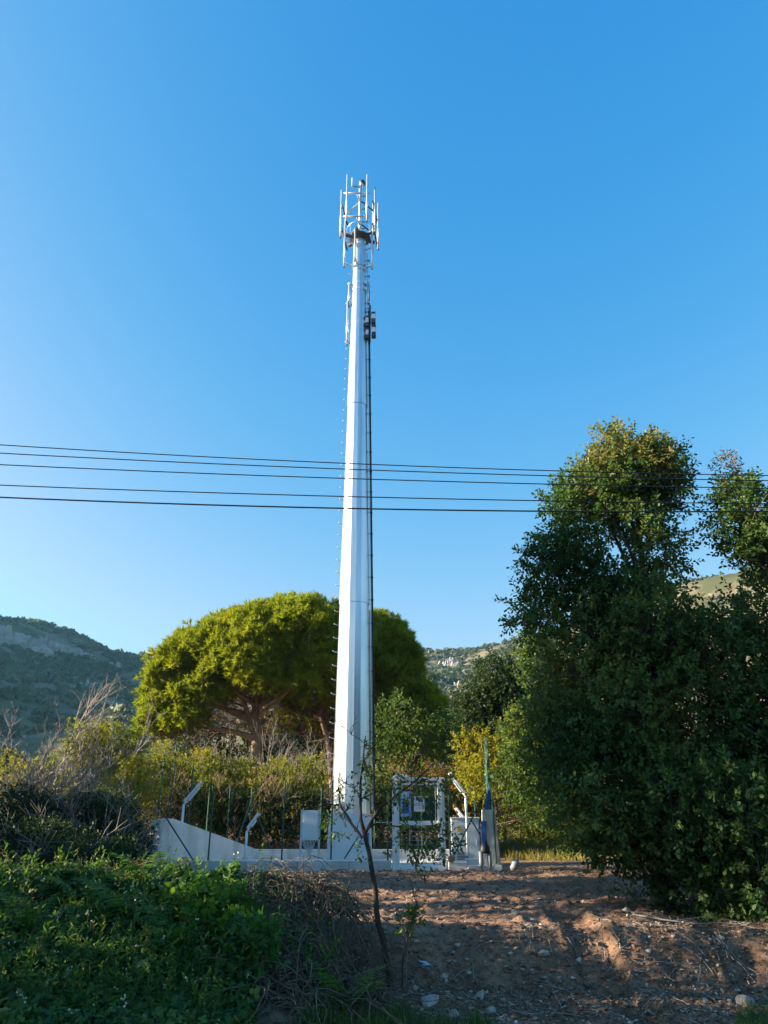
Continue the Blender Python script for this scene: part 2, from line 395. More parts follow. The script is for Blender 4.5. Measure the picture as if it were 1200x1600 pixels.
TRK_A, TRK_B = np.array((2.75, 8.2)), np.array((2.35, 13.6))       # caterpillar track up the bank
def ground_z(x, y, fine=True):
    x = np.asarray(x, float); y = np.asarray(y, float)
    z = 0.55 * smooth(y, 24.5, 30) + 0.012 * np.maximum(y - 30, 0) * (y < 200) + 2.0 * (y >= 200)
    z = z + 0.10 * smooth(x, 3, 8) * smooth(y, 14, 20)
    yb = bank_y(x)
    z = z - 0.54 * (1 - smooth(y, yb - .75, yb + 0.15)) - 0.10 * (1 - smooth(y, 6.5, 9.5))
    z = z + (0.50 * np.exp(-((y - 10.0) / 1.5) ** 2)) * smooth(-x, 0.5, 2.0) * (1 - smooth(-x, 14, 18))
    z = z + 0.05 * np.exp(-((y - 19.2) / .5) ** 2) * smooth(x, -3, 0) * (1 - smooth(x, 3, 5))
    if fine:
        w = smooth(y, 5, 7) * (1 - smooth(y, 21, 25)) * (1 - smooth(np.abs(x), 8, 11))
        z = z + w * (0.05 * fbm2(x, y, .9, 3, 11) + 0.055 * np.abs(fbm2(x, y, 3.2, 3, 21)) + 0.040 * np.abs(fbm2(x, y, 7, 2, 31, .8)) + .05 * np.maximum(noise2(x, y, 5.5, 37) - .45, 0))
        ax = TRK_B - TRK_A; L = np.linalg.norm(ax); ax = ax / L
        px, py = x - TRK_A[0], y - TRK_A[1]
        s = px * ax[0] + py * ax[1]; d = px * ax[1] - py * ax[0] + 0.10 * np.sin(s * 1.1)
        for off in (0.0, 1.75):
            q = np.abs(d - off)
            inside = (1 - smooth(q, .20, .27)) * smooth(s, 0, .6) * (1 - smooth(s, L - 1.2, L))
            ridge = .5 + .5 * np.sin(s * 2 * np.pi / .17 + 2 * np.abs(d - off))
            rim = np.exp(-((q - .32) / .07) ** 2) * smooth(s, 0, .6) * (1 - smooth(s, L - 1.2, L))
            k = 1.0 if off == 0 else .5
            z = z + k * (inside * (-.095 + .050 * ridge) + .045 * rim * (.5 + .8 * noise2(x, y, 4.0, 61)))
        # shallow wheel scrapes across the levelled earth
        s2 = (y - 13.2) * .96 + (x - 1.0) * .28
        z = z + w * 0.022 * np.sin(s2 * 5.2 + 1.3 * noise2(x, y, .5, 41)) * smooth(y, 11, 12.5) * (1 - smooth(y, 16, 18)) * smooth(x, -1, .5)
    return z

def axis(fine_lo, fine_hi, step, lo, hi, g=1.18):
    a = list(np.arange(fine_lo, fine_hi, step))
    s = step
    while a[-1] < hi: s *= g; a.append(a[-1] + s)
    s = step; b = []
    v = fine_lo
    while v > lo: s *= g; v -= s; b.append(v)
    return np.array(b[::-1] + a)
gx = axis(-4.2, 6.2, .044, -900, 900); gy = axis(7.8, 19.4, .044, -900, 900)
GX, GY = np.meshgrid(gx, gy)
GZ = ground_z(GX, GY)
nx, ny = len(gx), len(gy)
i = np.arange(ny - 1)[:, None] * nx + np.arange(nx - 1)[None]
L = np.stack([i, i + 1, i + nx + 1, i + nx], -1).reshape(-1)
me = mesh_np('ground', np.stack([GX, GY, GZ], -1).reshape(-1, 3), np.full(len(L) // 4, 4), L, M['ground'], smooth_sh=True)
soil_shade = smooth(GY, 9.6, 10.8) * (1 - .75 * smooth(GX + .35 * fbm2(GX, GY, .6, 3, 71), 2.9, 4.2) * (1 - smooth(GY, 15, 19)))  # low values: littered topsoil plus painted tree shade toward the camera
soil_shade = np.clip(soil_shade + .25 * fbm2(GX, GY, 1.2, 3, 77), .08, 1) * smooth(GX, -6, -3.5)
a = me.attributes.new('soil_shade', 'FLOAT', 'POINT'); a.data.foreach_set('value', soil_shade.ravel().astype(np.float32))
tag(add('ground', me), kind='structure')

# ------------------------------------------------------------------ hill with scrub and cliffs
HC = [(-1500, 1150), (-1100, 960), (-600, 840), (-200, 905), (0, 966), (60, 972), (120, 990), (180, 1008), (250, 1012), (330, 1016), (450, 1020),
      (560, 1017), (650, 1011), (740, 1009), (790, 1004), (850, 990), (950, 952), (1040, 912), (1120, 880), (1200, 858), (1500, 800), (1900, 830), (2600, 1100)]
YC = 420.0
hp = np.array([at(p, q, YC) for p, q in HC])
haz = np.arctan2(hp[:, 0], hp[:, 1]); hel = (hp[:, 2] - EYE) / np.hypot(hp[:, 0], hp[:, 1])
def hill_z(x, y):
    az = np.arctan2(x, y); r = np.hypot(x, y)
    el = np.interp(az, haz, hel, left=0, right=0)
    rc = 410 + 50 * np.sin(az * 3.1 + 1.0) - 150 * smooth(az, R(0), R(24))
    cz = EYE + el * rc
    t = np.clip((r - 90) / (rc - 90), 0, 1.6)
    prof = np.where(t < 1, t ** 1.25, 1 - .9 * (t - 1) ** 1.5)
    g = fbm2(x, y, .012, 4, 91)
    gul = -np.abs(np.sin(az * 17 + 1.5 * noise2(x, y, .01, 95)))
    return cz * prof + (10 * g + 5 * gul) * np.clip(t * (1.15 - t) * 3, 0, 1) * (cz / 90) - 1.5 * (1 - smooth(r, 90, 130)) + .3
az = np.linspace(haz[0], haz[-1], 320); rr = 90 + (680 - 90) * np.linspace(0, 1, 80)
AZ, RR = np.meshgrid(az, rr)
HX, HY = RR * np.sin(AZ), RR * np.cos(AZ); HZ = hill_z(HX, HY) + .8 * fbm2(HX, HY, .15, 2, 97); HZMAX = float(HZ.max()) + 4
i = np.arange(79)[:, None] * 320 + np.arange(319)[None]
L = np.stack([i, i + 1, i + 321, i + 320], -1).reshape(-1)
tag(add('hill', mesh_np('hill', np.stack([HX, HY, HZ], -1).reshape(-1, 3), np.full(len(L) // 4, 4), L, M['hill'], smooth_sh=True)), kind='structure')

def hill_hit(px, py):
    """where the sight line through px, py meets the hill"""
    Ys = np.linspace(100, 640, 700)
    P = np.array([at(px, py, Y) for Y in Ys])
    below = P[:, 2] < hill_z(P[:, 0], P[:, 1])
    k = int(np.argmax(below))
    return P[k] if below.any() else None

cl_polys = []
def on_cliff(x, y):
    m = np.zeros(len(x), bool)
    for (cx, cy, r) in cl_polys: m |= (np.hypot(x - cx, y - cy) < r)
    return m

def crag(name, cen, size, seed, label):
    """a weathered outcrop: a row of upright broken blocks let into the slope"""
    th = np.arctan2(cen[0], cen[1])
    rx, ry = np.array((math.cos(th), -math.sin(th))), np.array((math.sin(th), math.cos(th)))
    root = thing(name, cen, label, 'cliff'); root['kind'] = 'structure'
    mb = MB(); nb = max(9, int(size[0] * 2.6)); g = np.random.default_rng(seed)
    for j in range(nb):
        u = g.uniform(-1, 1); hh = size[2] * (1 - .6 * abs(u)) * g.uniform(.45, 1.0); w = g.uniform(.5, 1.6) * size[2] * .26
        px_, py_ = cen[0] + rx[0] * u * size[0], cen[1] + rx[1] * u * size[0]
        zb = float(hill_z(np.array(px_), np.array(py_))) - 1.0; f = -g.uniform(.2, 1.0) * size[1] * .5
        px_ += ry[0] * f; py_ += ry[1] * f
        m = 9; V = []
        for lv, q in ((0, 1.1), (.35, 1.05), (.7, .95), (1.0, .55)):
            an = np.linspace(0, 2 * np.pi, m, endpoint=False) + .3 * g.normal()
            rr_ = w * q * (1 + .28 * g.normal(size=m).clip(-1, 1))
            V += [(px_ + rx[0] * r * math.cos(t) + ry[0] * r * math.sin(t) * .8, py_ + rx[1] * r * math.cos(t) + ry[1] * r * math.sin(t) * .8, zb + lv * (hh + 1.0) * (1 + .08 * g.normal())) for r, t in zip(rr_, an)]
        F = [(k * m + i, k * m + (i + 1) % m, (k + 1) * m + (i + 1) % m, (k + 1) * m + i) for k in range(3) for i in range(m)] + [tuple(range(3 * m, 4 * m))]
        blk = MB().put(V, F).build('boulder', M['cliff'], root)
    cl_polys.append((cen[0], cen[1], size[0] * .5))

for (px, py, w, h, lab) in [(10, 1003, 17, 7.5, 'pale rock cliff at the far left below the ridge'), (68, 1008, 14, 5, 'pale rock cliff step right of the far left cliff'),
                            (112, 1017, 9, 3.2, 'small rock outcrop ending the pale cliff line'), (182, 1036, 5, 2.0, 'low pale rock on the shaded hillside'),
                            (140, 1068, 4.5, 2.5, 'lone pale boulder on the shaded hillside'), (702, 1034, 6, 4.5, 'sunlit crag on the right hillside beside the pine'),
                            (716, 1068, 3.5, 2.6, 'lower sunlit crag on the right hillside')]:
    c = hill_hit(px, py + 6)
    if c is not None: crag('cliff', c, (w, w * .28, h), px + 3, lab)

n = 17500
a_ = rng.uniform(R(-44), R(44), n); r_ = np.sqrt(rng.uniform(170 ** 2, 500 ** 2, n))
x, y = r_ * np.sin(a_), r_ * np.cos(a_)
dens = fbm2(x, y, .02, 4, 55) + .35
keep = (rng.random(n) < np.clip(dens * 1.2 + .45, .12, 1) * (.30 + .70 * smooth(r_ + 60 * noise2(x, y, .02, 59), 230, 330))) & ~on_cliff(x, y)
x, y = x[keep], y[keep]; z = hill_z(x, y); n = len(x)
k = 24
sz = rng.uniform(1.0, 2.5, n) * (1 + .3 * noise2(x, y, .03, 58))
d = rdir(n * k).reshape(n, k, 3); d[..., 2] = np.abs(d[..., 2]) * .9
P = np.stack([x, y, z], -1)[:, None] + d * sz[:, None, None] * np.array((1, 1, .95)) * rng.uniform(.75, 1.0, (n, k, 1))
N = unit(d + .6 * rng.normal(size=d.shape)); D = unit(np.cross(N, rdir(n * k).reshape(n, k, 3)))
S = (sz[:, None] * rng.uniform(.45, .85, (n, k))).ravel()
var = np.clip(np.repeat(rng.random(n), k) * .8 + .2 * rng.random(n * k), 0, 1)
Pf = P.reshape(-1, 3) - D.reshape(-1, 3) * S[:, None] * .5
o = leaves_obj('hillside_scrub', Pf, D.reshape(-1, 3), N.reshape(-1, 3), S, T_BLADE * np.array((1, 1.1, 1)), M['hillshrub'], var=var)
tag(o, 'dense low green scrub covering the distant hillside', 'scrub', kind='stuff')

# ------------------------------------------------------------------ plants
def curve(p0, p1, sag=0.0, wob=0.1, m=8, seed=None):
    t = np.linspace(0, 1, m)[:, None]
    p = np.asarray(p0) * (1 - t) + np.asarray(p1) * t
    L = np.linalg.norm(np.asarray(p1) - np.asarray(p0))
    w = rng.normal(size=(3, 3)) * wob * L
    p = p + np.sin(t * np.pi) * w[0] + np.sin(t * 2 * np.pi) * w[1] * .4
    p[:, 2] += sag * L * np.sin(t[:, 0] * np.pi)
    return p

def shell_points(lobes, n, depth=.35, bump=.25, gap=.0, gfreq=1.0, seed=0, low=-1.0):
    C = np.array([l[0] for l in lobes]); Rr = np.array([l[1] for l in lobes])
    w = Rr[:, 0] * Rr[:, 2]; w = w / w.sum()
    k = rng.choice(len(lobes), size=int(n * 1.9) + 50, p=w)
    d = rdir(len(k)); d = d[d[:, 2] > low] if low > -1 else d; k = k[:len(d)]
    rad = 1 - np.abs(rng.normal(size=len(k))) * depth
    rad = np.clip(rad, .15, 1.05) * (1 + bump * noise3(d * 2.6 + k[:, None] * 7.3, seed) + .5 * bump * noise3(d * 6.5 + k[:, None] * 3.1, seed + 1))
    p = C[k] + d * Rr[k] * rad[:, None]
    inner = np.zeros(len(k), bool)
    for j in range(len(lobes)):
        q = np.linalg.norm((p - C[j]) / Rr[j], axis=1); inner |= (q < .62) & (k != j)
    ok = ~inner | (rng.random(len(k)) < .25)
    if gap > 0: ok &= noise3(p * gfreq, seed + 5) > (-1 + gap * 2 - .55)
    p, d = p[ok][:n], d[ok][:n]
    return p, d

def sprays(P, O, k, L, leaf, T, tip=0.35):
    """leafy twigs: k leaves along a twig of length L from P in direction O"""
    n = len(P)
    t = np.linspace(tip, 1, k)[None] * np.ones((n, 1)); ph = rng.uniform(0, 6.28, (n, 1)) + np.arange(k)[None] * 2.4
    a = unit(np.cross(O, rdir(n))); b = np.cross(O, a)
    side = np.cos(ph)[..., None] * a[:, None] + np.sin(ph)[..., None] * b[:, None]
    base = P[:, None] + O[:, None] * (t * L[:, None])[..., None]
    D = unit(O[:, None] * (.25 + .6 * t[..., None]) + side * .8 + rng.normal(size=side.shape) * .25 + np.array((0, 0, -.12)))
    N = unit(np.array((0, 0, .8)) + side * .35 + O[:, None] * .25 + rng.normal(size=side.shape) * .45)
    S = leaf * rng.uniform(.65, 1.25, (n, k))
    return base.reshape(-1, 3), D.reshape(-1, 3), N.reshape(-1, 3), S.ravel()

def branch_paths(base, trunk, r0, targets, r1=.012, m=8, wob=.07, fork=(.3, .95)):
    """trunk polyline plus curved limbs from it to the targets"""
    trunk = np.asarray(trunk, float); paths = []
    m2 = 14; tt = np.linspace(0, len(trunk) - 1, m2)
    tp = np.stack([np.interp(tt, np.arange(len(trunk)), trunk[:, c]) for c in range(3)], -1)
    tr = r0 * (1 - .82 * np.linspace(0, 1, m2) ** 1.1); tr[0] *= 1.25
    paths.append((tp, tr))
    for q in targets:
        s = rng.uniform(*fork)
        # leave the trunk below the target
        hmax = np.interp(s, np.linspace(0, 1, m2), tp[:, 2])
        if hmax > q[2] - .2: s = max(.08, np.interp(q[2] - .5, tp[:, 2], np.linspace(0, 1, m2)))
        p0 = np.array([np.interp(s, np.linspace(0, 1, m2), tp[:, c]) for c in range(3)])
        rs = np.interp(s, np.linspace(0, 1, m2), tr) * rng.uniform(.45, .7)
        pp = curve(p0, q, .08, wob, m); paths.append((pp, np.linspace(rs, r1, m)))
    return paths

def leafy(name, label, cat, base, lobes, n, mat, k=8, twig=.3, leaf=.08, T=T_DIA, trunk=None, r0=.08, nlimb=14, barkm='bark', group=None,
          gap=.35, gfreq=1.2, bump=.28, depth=.32, up=.35, seed=1, low=-1.0, extra=None, crown='crown', ntwig=0):
    root = thing(name, base, label, cat, group)
    P, d = shell_points(lobes, n, depth, bump, gap, gfreq, seed, low)
    O = unit(d + np.array((0, 0, up)) + rng.normal(size=d.shape) * .45)
    LL = twig * rng.uniform(.6, 1.3, len(P))
    b, D, N, S = sprays(P, O, k, LL, leaf, T)
    var = np.clip(np.repeat(.5 + .8 * noise3(P * .9, seed + 9), k) * .62 + .38 * rng.random(len(b)), 0, 1)
    leaves_obj(crown, b, D, N, S, T, M[mat], root, var)
    C = np.array([l[0] for l in lobes])
    if trunk is None: trunk = [base, (np.asarray(base) + C.mean(0)) / 2, C.mean(0)]
    tg = P[rng.choice(len(P), min(nlimb, len(P)), replace=False)]
    tg = np.vstack([tg * .9 + C[rng.integers(0, len(C), len(tg))] * .1])
    paths = branch_paths(base, trunk, r0, tg)
    tubes_obj('trunk', paths, M[barkm], root, 6)
    if ntwig:
        paths = []
        idx = rng.choice(len(P), min(ntwig, len(P)), replace=False)
        for q in idx:
            paths.append((curve(P[q] - O[q] * LL[q] * 1.2, P[q] + O[q] * LL[q], 0, .05, 4), np.linspace(.007, .002, 4)))
        tag(tubes_obj('twigs', paths, M[barkm], root, 3), kind='stuff')
    return root

def lumpy(lobes, k=5, f=.45, keep=.8):
    """break big lobes into a core with smaller boughs around it"""
    out = []
    for c, r in lobes:
        out.append((c, r * keep))
        for d in rdir(k):
            d = unit(d * (1, 1, .8)); out.append((c + d * r * rng.uniform(.62, .92), r * f * rng.uniform(.7, 1.25)))
    return out

def lobe(px, py, Y, rx, rz, ry=None):
    s = mpp(px, py, Y); return (at(px, py, Y), np.array((rx * s, (ry or rx) * s, rz * s)))

def gp(px, Y, dz=0):
    """point on the ground at photo column px, distance Y"""
    X = (px - 600) / FOC * (Y * cP - EYE * sP)
    return np.array((X, Y, float(ground_z(np.array(X), np.array(Y))) + dz))

# ---- large oak on the right
b = gp(1035, 13.6, -.05)
OAK = lumpy([lobe(985, 740, 13.6, 62, 55), lobe(1030, 765, 13.6, 34, 48), lobe(930, 800, 13.6, 58, 60), lobe(890, 790, 13.6, 22, 32), lobe(985, 860, 13.4, 74, 88), lobe(900, 900, 13.4, 62, 60), lobe(835, 960, 13.4, 32, 34), lobe(1005, 990, 13.4, 84, 90, 120),
       lobe(920, 1020, 13.2, 85, 80, 120), lobe(930, 1120, 13.2, 95, 90, 130), lobe(1080, 1120, 13.0, 130, 120, 160), lobe(975, 1235, 12.8, 120, 90, 140), lobe(1110, 1280, 12.4, 130, 120, 150),
       lobe(1190, 1360, 11.8, 85, 100, 110), lobe(985, 1325, 12.4, 62, 50, 80), lobe(1085, 1390, 12.0, 60, 50, 70),
       lobe(878, 865, 13.5, 26, 34), lobe(1095, 1012, 13.0, 46, 46, 70), lobe(1145, 1005, 12.9, 30, 32), lobe(1130, 1050, 12.9, 70, 70, 90), lobe(875, 1110, 13.2, 42, 50, 60), lobe(890, 1190, 13.0, 48, 48, 70), lobe(935, 1270, 12.7, 58, 48, 70)], 10, .33, .70)
oak_root = leafy('oak_tree', 'large dark oak with pale sunlit top beside the bare earth', 'tree', b, OAK, 11800, 'oak', 12, .44, .088, T_OAKF,
      [b, at(1030, 1200, 13.6), at(1010, 950, 13.6), at(992, 760, 13.6)], .17, 60, 'bark', gap=.52, gfreq=1.15, bump=.45, depth=.28, seed=3, ntwig=1100)
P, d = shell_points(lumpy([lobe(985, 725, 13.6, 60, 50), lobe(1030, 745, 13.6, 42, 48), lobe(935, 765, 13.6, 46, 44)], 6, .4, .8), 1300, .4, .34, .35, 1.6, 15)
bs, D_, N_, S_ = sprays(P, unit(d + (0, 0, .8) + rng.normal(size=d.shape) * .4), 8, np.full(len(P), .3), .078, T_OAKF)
tag(leaves_obj('sun_tinted_crown_top', bs, D_, N_, S_, T_OAKF, M['oak_sun_tint'], oak_root), 'olive leaves tinted pale as if sunlit at the crown top', kind='stuff')  # sunlight on the oak's top put into the leaf colour
# ---- second oak at the right edge
b = gp(1300, 12.6, -.05)
OAK2 = lumpy([lobe(1165, 800, 12.9, 48, 55), lobe(1220, 850, 12.9, 62, 66), lobe(1160, 850, 12.9, 26, 28), lobe(1205, 965, 12.9, 70, 62), lobe(1250, 1080, 12.6, 110, 120), lobe(1280, 1250, 12.4, 130, 140)], 10, .33, .70)
oak2_root = leafy('oak_tree', 'dark oak at the right edge of the photo behind the wires', 'tree', b, OAK2, 4300, 'oak', 12, .42, .088, T_OAKF,
      [b, at(1290, 1150, 12.6), at(1240, 950, 12.8), at(1150, 740, 12.9)], .16, 34, 'bark', gap=.48, gfreq=1.2, bump=.42, depth=.28, seed=17, ntwig=400)
P, d = shell_points([lobe(1135, 730, 12.9, 15, 26), lobe(1147, 765, 12.9, 14, 18)], 75, .6, .3, 0, 1, 519)
bs, D_, N_, S_ = sprays(P, unit(d + (0, 0, .9)), 7, np.full(len(P), .2), .07, T_OAK)
tag(leaves_obj('withered_crown_tip', bs, D_, N_, S_, T_OAK, M['oak_dry'], oak2_root), 'withered pinkish brown leaves at the crown tip', kind='stuff')

# ---- oak behind, partly in the sun
b = gp(938, 19.7, -.05)
leafy('oak_tree', 'yellow green sunlit oak between the large oak and the compound', 'tree', b,
      lumpy([lobe(850, 1040, 19.5, 45, 60), lobe(870, 1130, 19.5, 65, 75), lobe(840, 1180, 19.3, 50, 50), lobe(900, 1220, 19.3, 70, 60), lobe(815, 1210, 19.2, 32, 32), lobe(860, 1262, 19.2, 50, 34), lobe(915, 1290, 19.0, 40, 30)], 5), 3800, 'oak_far', 8, .32, .09, T_OAKF,
      [b, at(875, 1180, 19.5), at(855, 1040, 19.5)], .06, 24, gap=.38, gfreq=1.1, bump=.34, seed=23, ntwig=120)
# ---- young oak behind the white cabinet, shade put into its dark leaf colour
b = gp(765, 27.5, -.05)
leafy('oak_tree', 'shade coloured rounded oak standing behind the grey pillar', 'tree', b,
      lumpy([lobe(775, 1065, 27.5, 45, 45), lobe(750, 1110, 27.5, 34, 40), lobe(795, 1120, 27.5, 45, 50), lobe(760, 1160, 27.0, 42, 36)], 5), 3200, 'shrub_dark', 8, .34, .12, T_DIA,
      [b, at(765, 1180, 27.5), at(770, 1050, 27.5)], .12, 20, gap=.3, gfreq=.9, bump=.3, seed=29)
# ---- young oaks just behind the fence, beside the mast
b = gp(648, 25.6, -.05)
leafy('young_oak', 'young oak with loose green foliage right of the mast', 'tree', b,
      [lobe(622, 1125, 25.6, 28, 34), lobe(650, 1165, 25.6, 28, 20), lobe(690, 1150, 25.6, 26, 28), lobe(610, 1172, 25.6, 20, 20)], 560, 'oak_far', 8, .34, .12, T_OAKF,
      [b, at(645, 1220, 25.6), at(630, 1120, 25.6)], .05, 14, gap=.42, gfreq=1.5, bump=.4, seed=31, ntwig=60)
b = gp(745, 24.6, -.05)
leafy('hazel_bush', 'sunlit yellow bush behind the rolled green mesh', 'bush', b,
      [lobe(745, 1170, 24.8, 32, 24), lobe(790, 1195, 24.8, 45, 32), lobe(840, 1200, 24.6, 45, 34), lobe(750, 1215, 24.6, 35, 26), lobe(880, 1245, 24.4, 45, 30)], 1900, 'yellow', 8, .26, .095, T_OAKF,
      None, .04, 16, gap=.4, gfreq=1.3, bump=.35, seed=37)

# ---- stone pines
def pine(label, base, lobes, n, trunks, seed, nb):
    root = thing('stone_pine', base, label, 'tree')
    C = np.array([l[0] for l in lobes])
    P, d = shell_points(lobes, n, .10, .10, .34, 1.3, seed, -.35)
    up = unit(d + np.array((0, 0, .75)))
    s = 7; q = 11
    # shoots on each puff
    a = unit(np.repeat(up, s, 0) + .75 * rng.normal(size=(len(P) * s, 3)))
    sp = np.repeat(P, s, 0) + a * rng.uniform(.10, .36, (len(a), 1))
    nd = unit(np.repeat(a, q, 0) + .62 * rng.normal(size=(len(a) * q, 3)))
    nb_ = np.repeat(sp, q, 0) - np.repeat(a, q, 0) * rng.uniform(0, .12, (len(nd), 1))
    S = rng.uniform(.15, .27, len(nd)); W = np.full(len(nd), .042)
    pv = np.repeat(.5 + .5 * noise3(P * .8, seed), s * q)
    leaves_obj('crown', nb_, nd, rdir(len(nd)), S, T_BLADE, M['pine'], root, np.clip(.5 * pv + .5 * rng.random(len(nd)), 0, 1), W)
    tp = []; 
    for (tr, r0) in trunks:
        tg = P[rng.choice(len(P), 34, replace=False)] 
        tubes_obj('trunk', branch_paths(base, tr, r0, tg, .015, 9, .06, (.5, .98)), M['pinebark'], root, 7)
    # dead inner twigs under the canopy
    bp = []
    for j in range(nb):
        q = at(rng.uniform(270, 530), rng.uniform(1062, 1150), rng.uniform(32.7, 35.5)) if nb > 1000 else at(rng.uniform(560, 690), rng.uniform(1090, 1190), rng.uniform(32.5, 35))
        e = q + unit(rng.normal(size=3) * (1, 1, .7)) * rng.uniform(.4, 1.1); bp.append((curve(q, e, -.1, .12, 5), np.linspace(.016, .004, 5)))
    for j in range(nb):
        c = lobes[rng.integers(len(lobes))]; e = c[0] + (0, .8, 0) + rdir(1)[0] * c[1] * rng.uniform(.35, .95) ; e[2] = min(e[2], c[0][2] + .2 * c[1][2])
        o = c[0] * .8 + np.asarray(base) * .2 + rng.normal(size=3) * .5
        o = e + (o - e) * rng.uniform(.15, .4)
        bp.append((curve(o, e + rng.normal(size=3) * .2, -.1, .1, 5), np.linspace(.014, .004, 5)))
    tag(tubes_obj('dead_twigs', bp, M['brush'], root, 3), kind='stuff')
    return root
b = gp(402, 32, -.05)
PA = lumpy([lobe(435, 1018, 32, 132, 80, 140), lobe(478, 988, 33, 92, 58, 120), lobe(335, 1028, 31.5, 80, 62, 85), lobe(290, 1045, 31.2, 50, 46, 60), lobe(262, 1095, 31, 46, 46, 50), lobe(310, 1085, 30.5, 46, 36, 45),
            lobe(390, 1030, 29.6, 66, 48, 50), lobe(500, 1040, 31, 66, 78, 90), lobe(405, 1062, 29.4, 34, 24, 30), lobe(242, 1135, 30.8, 26, 26, 30), lobe(288, 1125, 30.4, 36, 26, 40)], 15, .27, .86)
pine('broad domed stone pine sunlit from the left behind the mast', b, PA, 4200,
     [([b, at(402, 1150, 32), at(398, 1105, 32), at(425, 1030, 32)], .30), ([at(401, 1165, 32), at(380, 1090, 31.8), at(300, 1060, 31.5)], .12)], 41, 1500)
b = gp(525, 33.5, -.05)
PB = lumpy([lobe(590, 1030, 34, 55, 80, 80), lobe(620, 1065, 34, 42, 68, 80), lobe(655, 1120, 33.5, 46, 52, 70), lobe(560, 1100, 34, 60, 70, 70), lobe(640, 1170, 33, 55, 45, 70), lobe(490, 1130, 35, 60, 40, 50)], 12, .28, .86)
pine('shaded dark pine right of the mast with a leaning trunk', b, PB, 2300,
     [([b, at(514, 1160, 33), at(498, 1110, 33), at(540, 1050, 33.8)], .17)], 43, 300)

# ---- bare and dead shrubs
def dead_paths(base, height, spread, nmain=6, seed=0, r0=.03, depth=3):
    paths = []
    def grow(p, d, L, r, lev):
        m = 5 if lev > 1 else 3; pts = [p]
        for j in range(m - 1):
            d = unit(d + rng.normal(size=3) * .16 + np.array((0, 0, .05))); pts.append(pts[-1] + d * L / (m - 1))
        pts = np.array(pts); paths.append((pts, np.linspace(r, max(r * .45, .003), m)))
        if lev > 0:
            for j in range(rng.integers(3, 6)):
                s = rng.uniform(.3, 1) * (m - 1); i0 = min(int(s), m - 2)
                q = pts[i0] + (pts[i0 + 1] - pts[i0]) * (s - i0)
                nd = unit(d + rng.normal(size=3) * .55 + np.array((0, 0, .18)))
                grow(q, nd, L * rng.uniform(.4, .65), max(r * .5, .003), lev - 1)
    for j in range(nmain):
        a = rng.uniform(0, 6.28)
        d = unit(np.array((math.cos(a) * spread, math.sin(a) * spread, 1.0)) + rng.normal(size=3) * .1)
        grow(np.asarray(base) + np.array((math.cos(a), math.sin(a), 0)) * .08, d, height * rng.uniform(.45, .65), r0 * rng.uniform(.6, 1), depth)
    return paths
def dead_shrub(px, Y, top, label, spread=.35, nmain=6, r0=.03, matn='deadwood', depth=3, base=None):
    b = gp(px, Y, -.05) if base is None else np.asarray(base)
    h = at(px, top, Y)[2] - b[2]
    root = thing('dead_shrub', b, label, 'shrub', 'bare dead shrubs')
    tubes_obj('branches', dead_paths(b, h, spread, nmain, r0=r0, depth=depth), M[matn], root, 3)
    return root
for (px, Y, top, lab, sp, nm, r0) in [
    (92, 20.5, 1066, 'tallest bare pinkish shrub standing above the left thicket', .20, 10, .05), (25, 18, 1105, 'bare grey shrub at the far left edge', .28, 8, .042), (58, 16.5, 1140, 'leaning bare grey shrub left of the ivy mound', .4, 7, .034),
    (135, 16.2, 1150, 'wide bare shrub in front of the ivy mound', .5, 8, .03), (180, 16.4, 1175, 'low bare shrub left of the wing wall', .55, 5, .024),
    (115, 14.6, 1235, 'tangled dead shrub at the foot of the thicket', .8, 5, .018), (35, 14.3, 1220, 'dark tangled dead shrub at the left edge low down', .7, 5, .018)]:
    dead_shrub(px, Y, top, lab, sp, nm, r0 * (1 if Y > 15.5 else 1.3), depth=3 if Y > 15.5 else 2)
dead_shrub(428, 28.5, 1118, 'sunlit bare brown shrub beside the pine trunk', .35, 5, .02)
dead_shrub(330, 28.5, 1130, 'thin bare shrub left of the pine trunk', .35, 6, .016)
dead_shrub(455, 28, 1130, 'reddish bare shrub near the mast below the pine', .4, 7, .018)
for (px, Y, top, lab) in [(225, 25.8, 1165, 'sunlit brown twiggy shrub behind the tall post pair'), (285, 26.2, 1165, 'sunlit brown twiggy shrub behind the first lamp'), (352, 26, 1180, 'sunlit brown twiggy shrub behind the wing wall'), (392, 26.4, 1165, 'tall brown twiggy shrub behind the second lamp'), (440, 26, 1175, 'sunlit brown twiggy shrub left of the meter board'), (485, 26, 1180, 'brown twiggy shrub beside the mast foot'), (585, 26.2, 1185, 'brown twiggy shrub between mast and gate')]:
    dead_shrub(px, Y, top, lab, .45, 6, .014, 'brush2')
dead_shrub(500, 29, 1112, 'pale leaning dead tree beside the mast', .15, 3, .06)

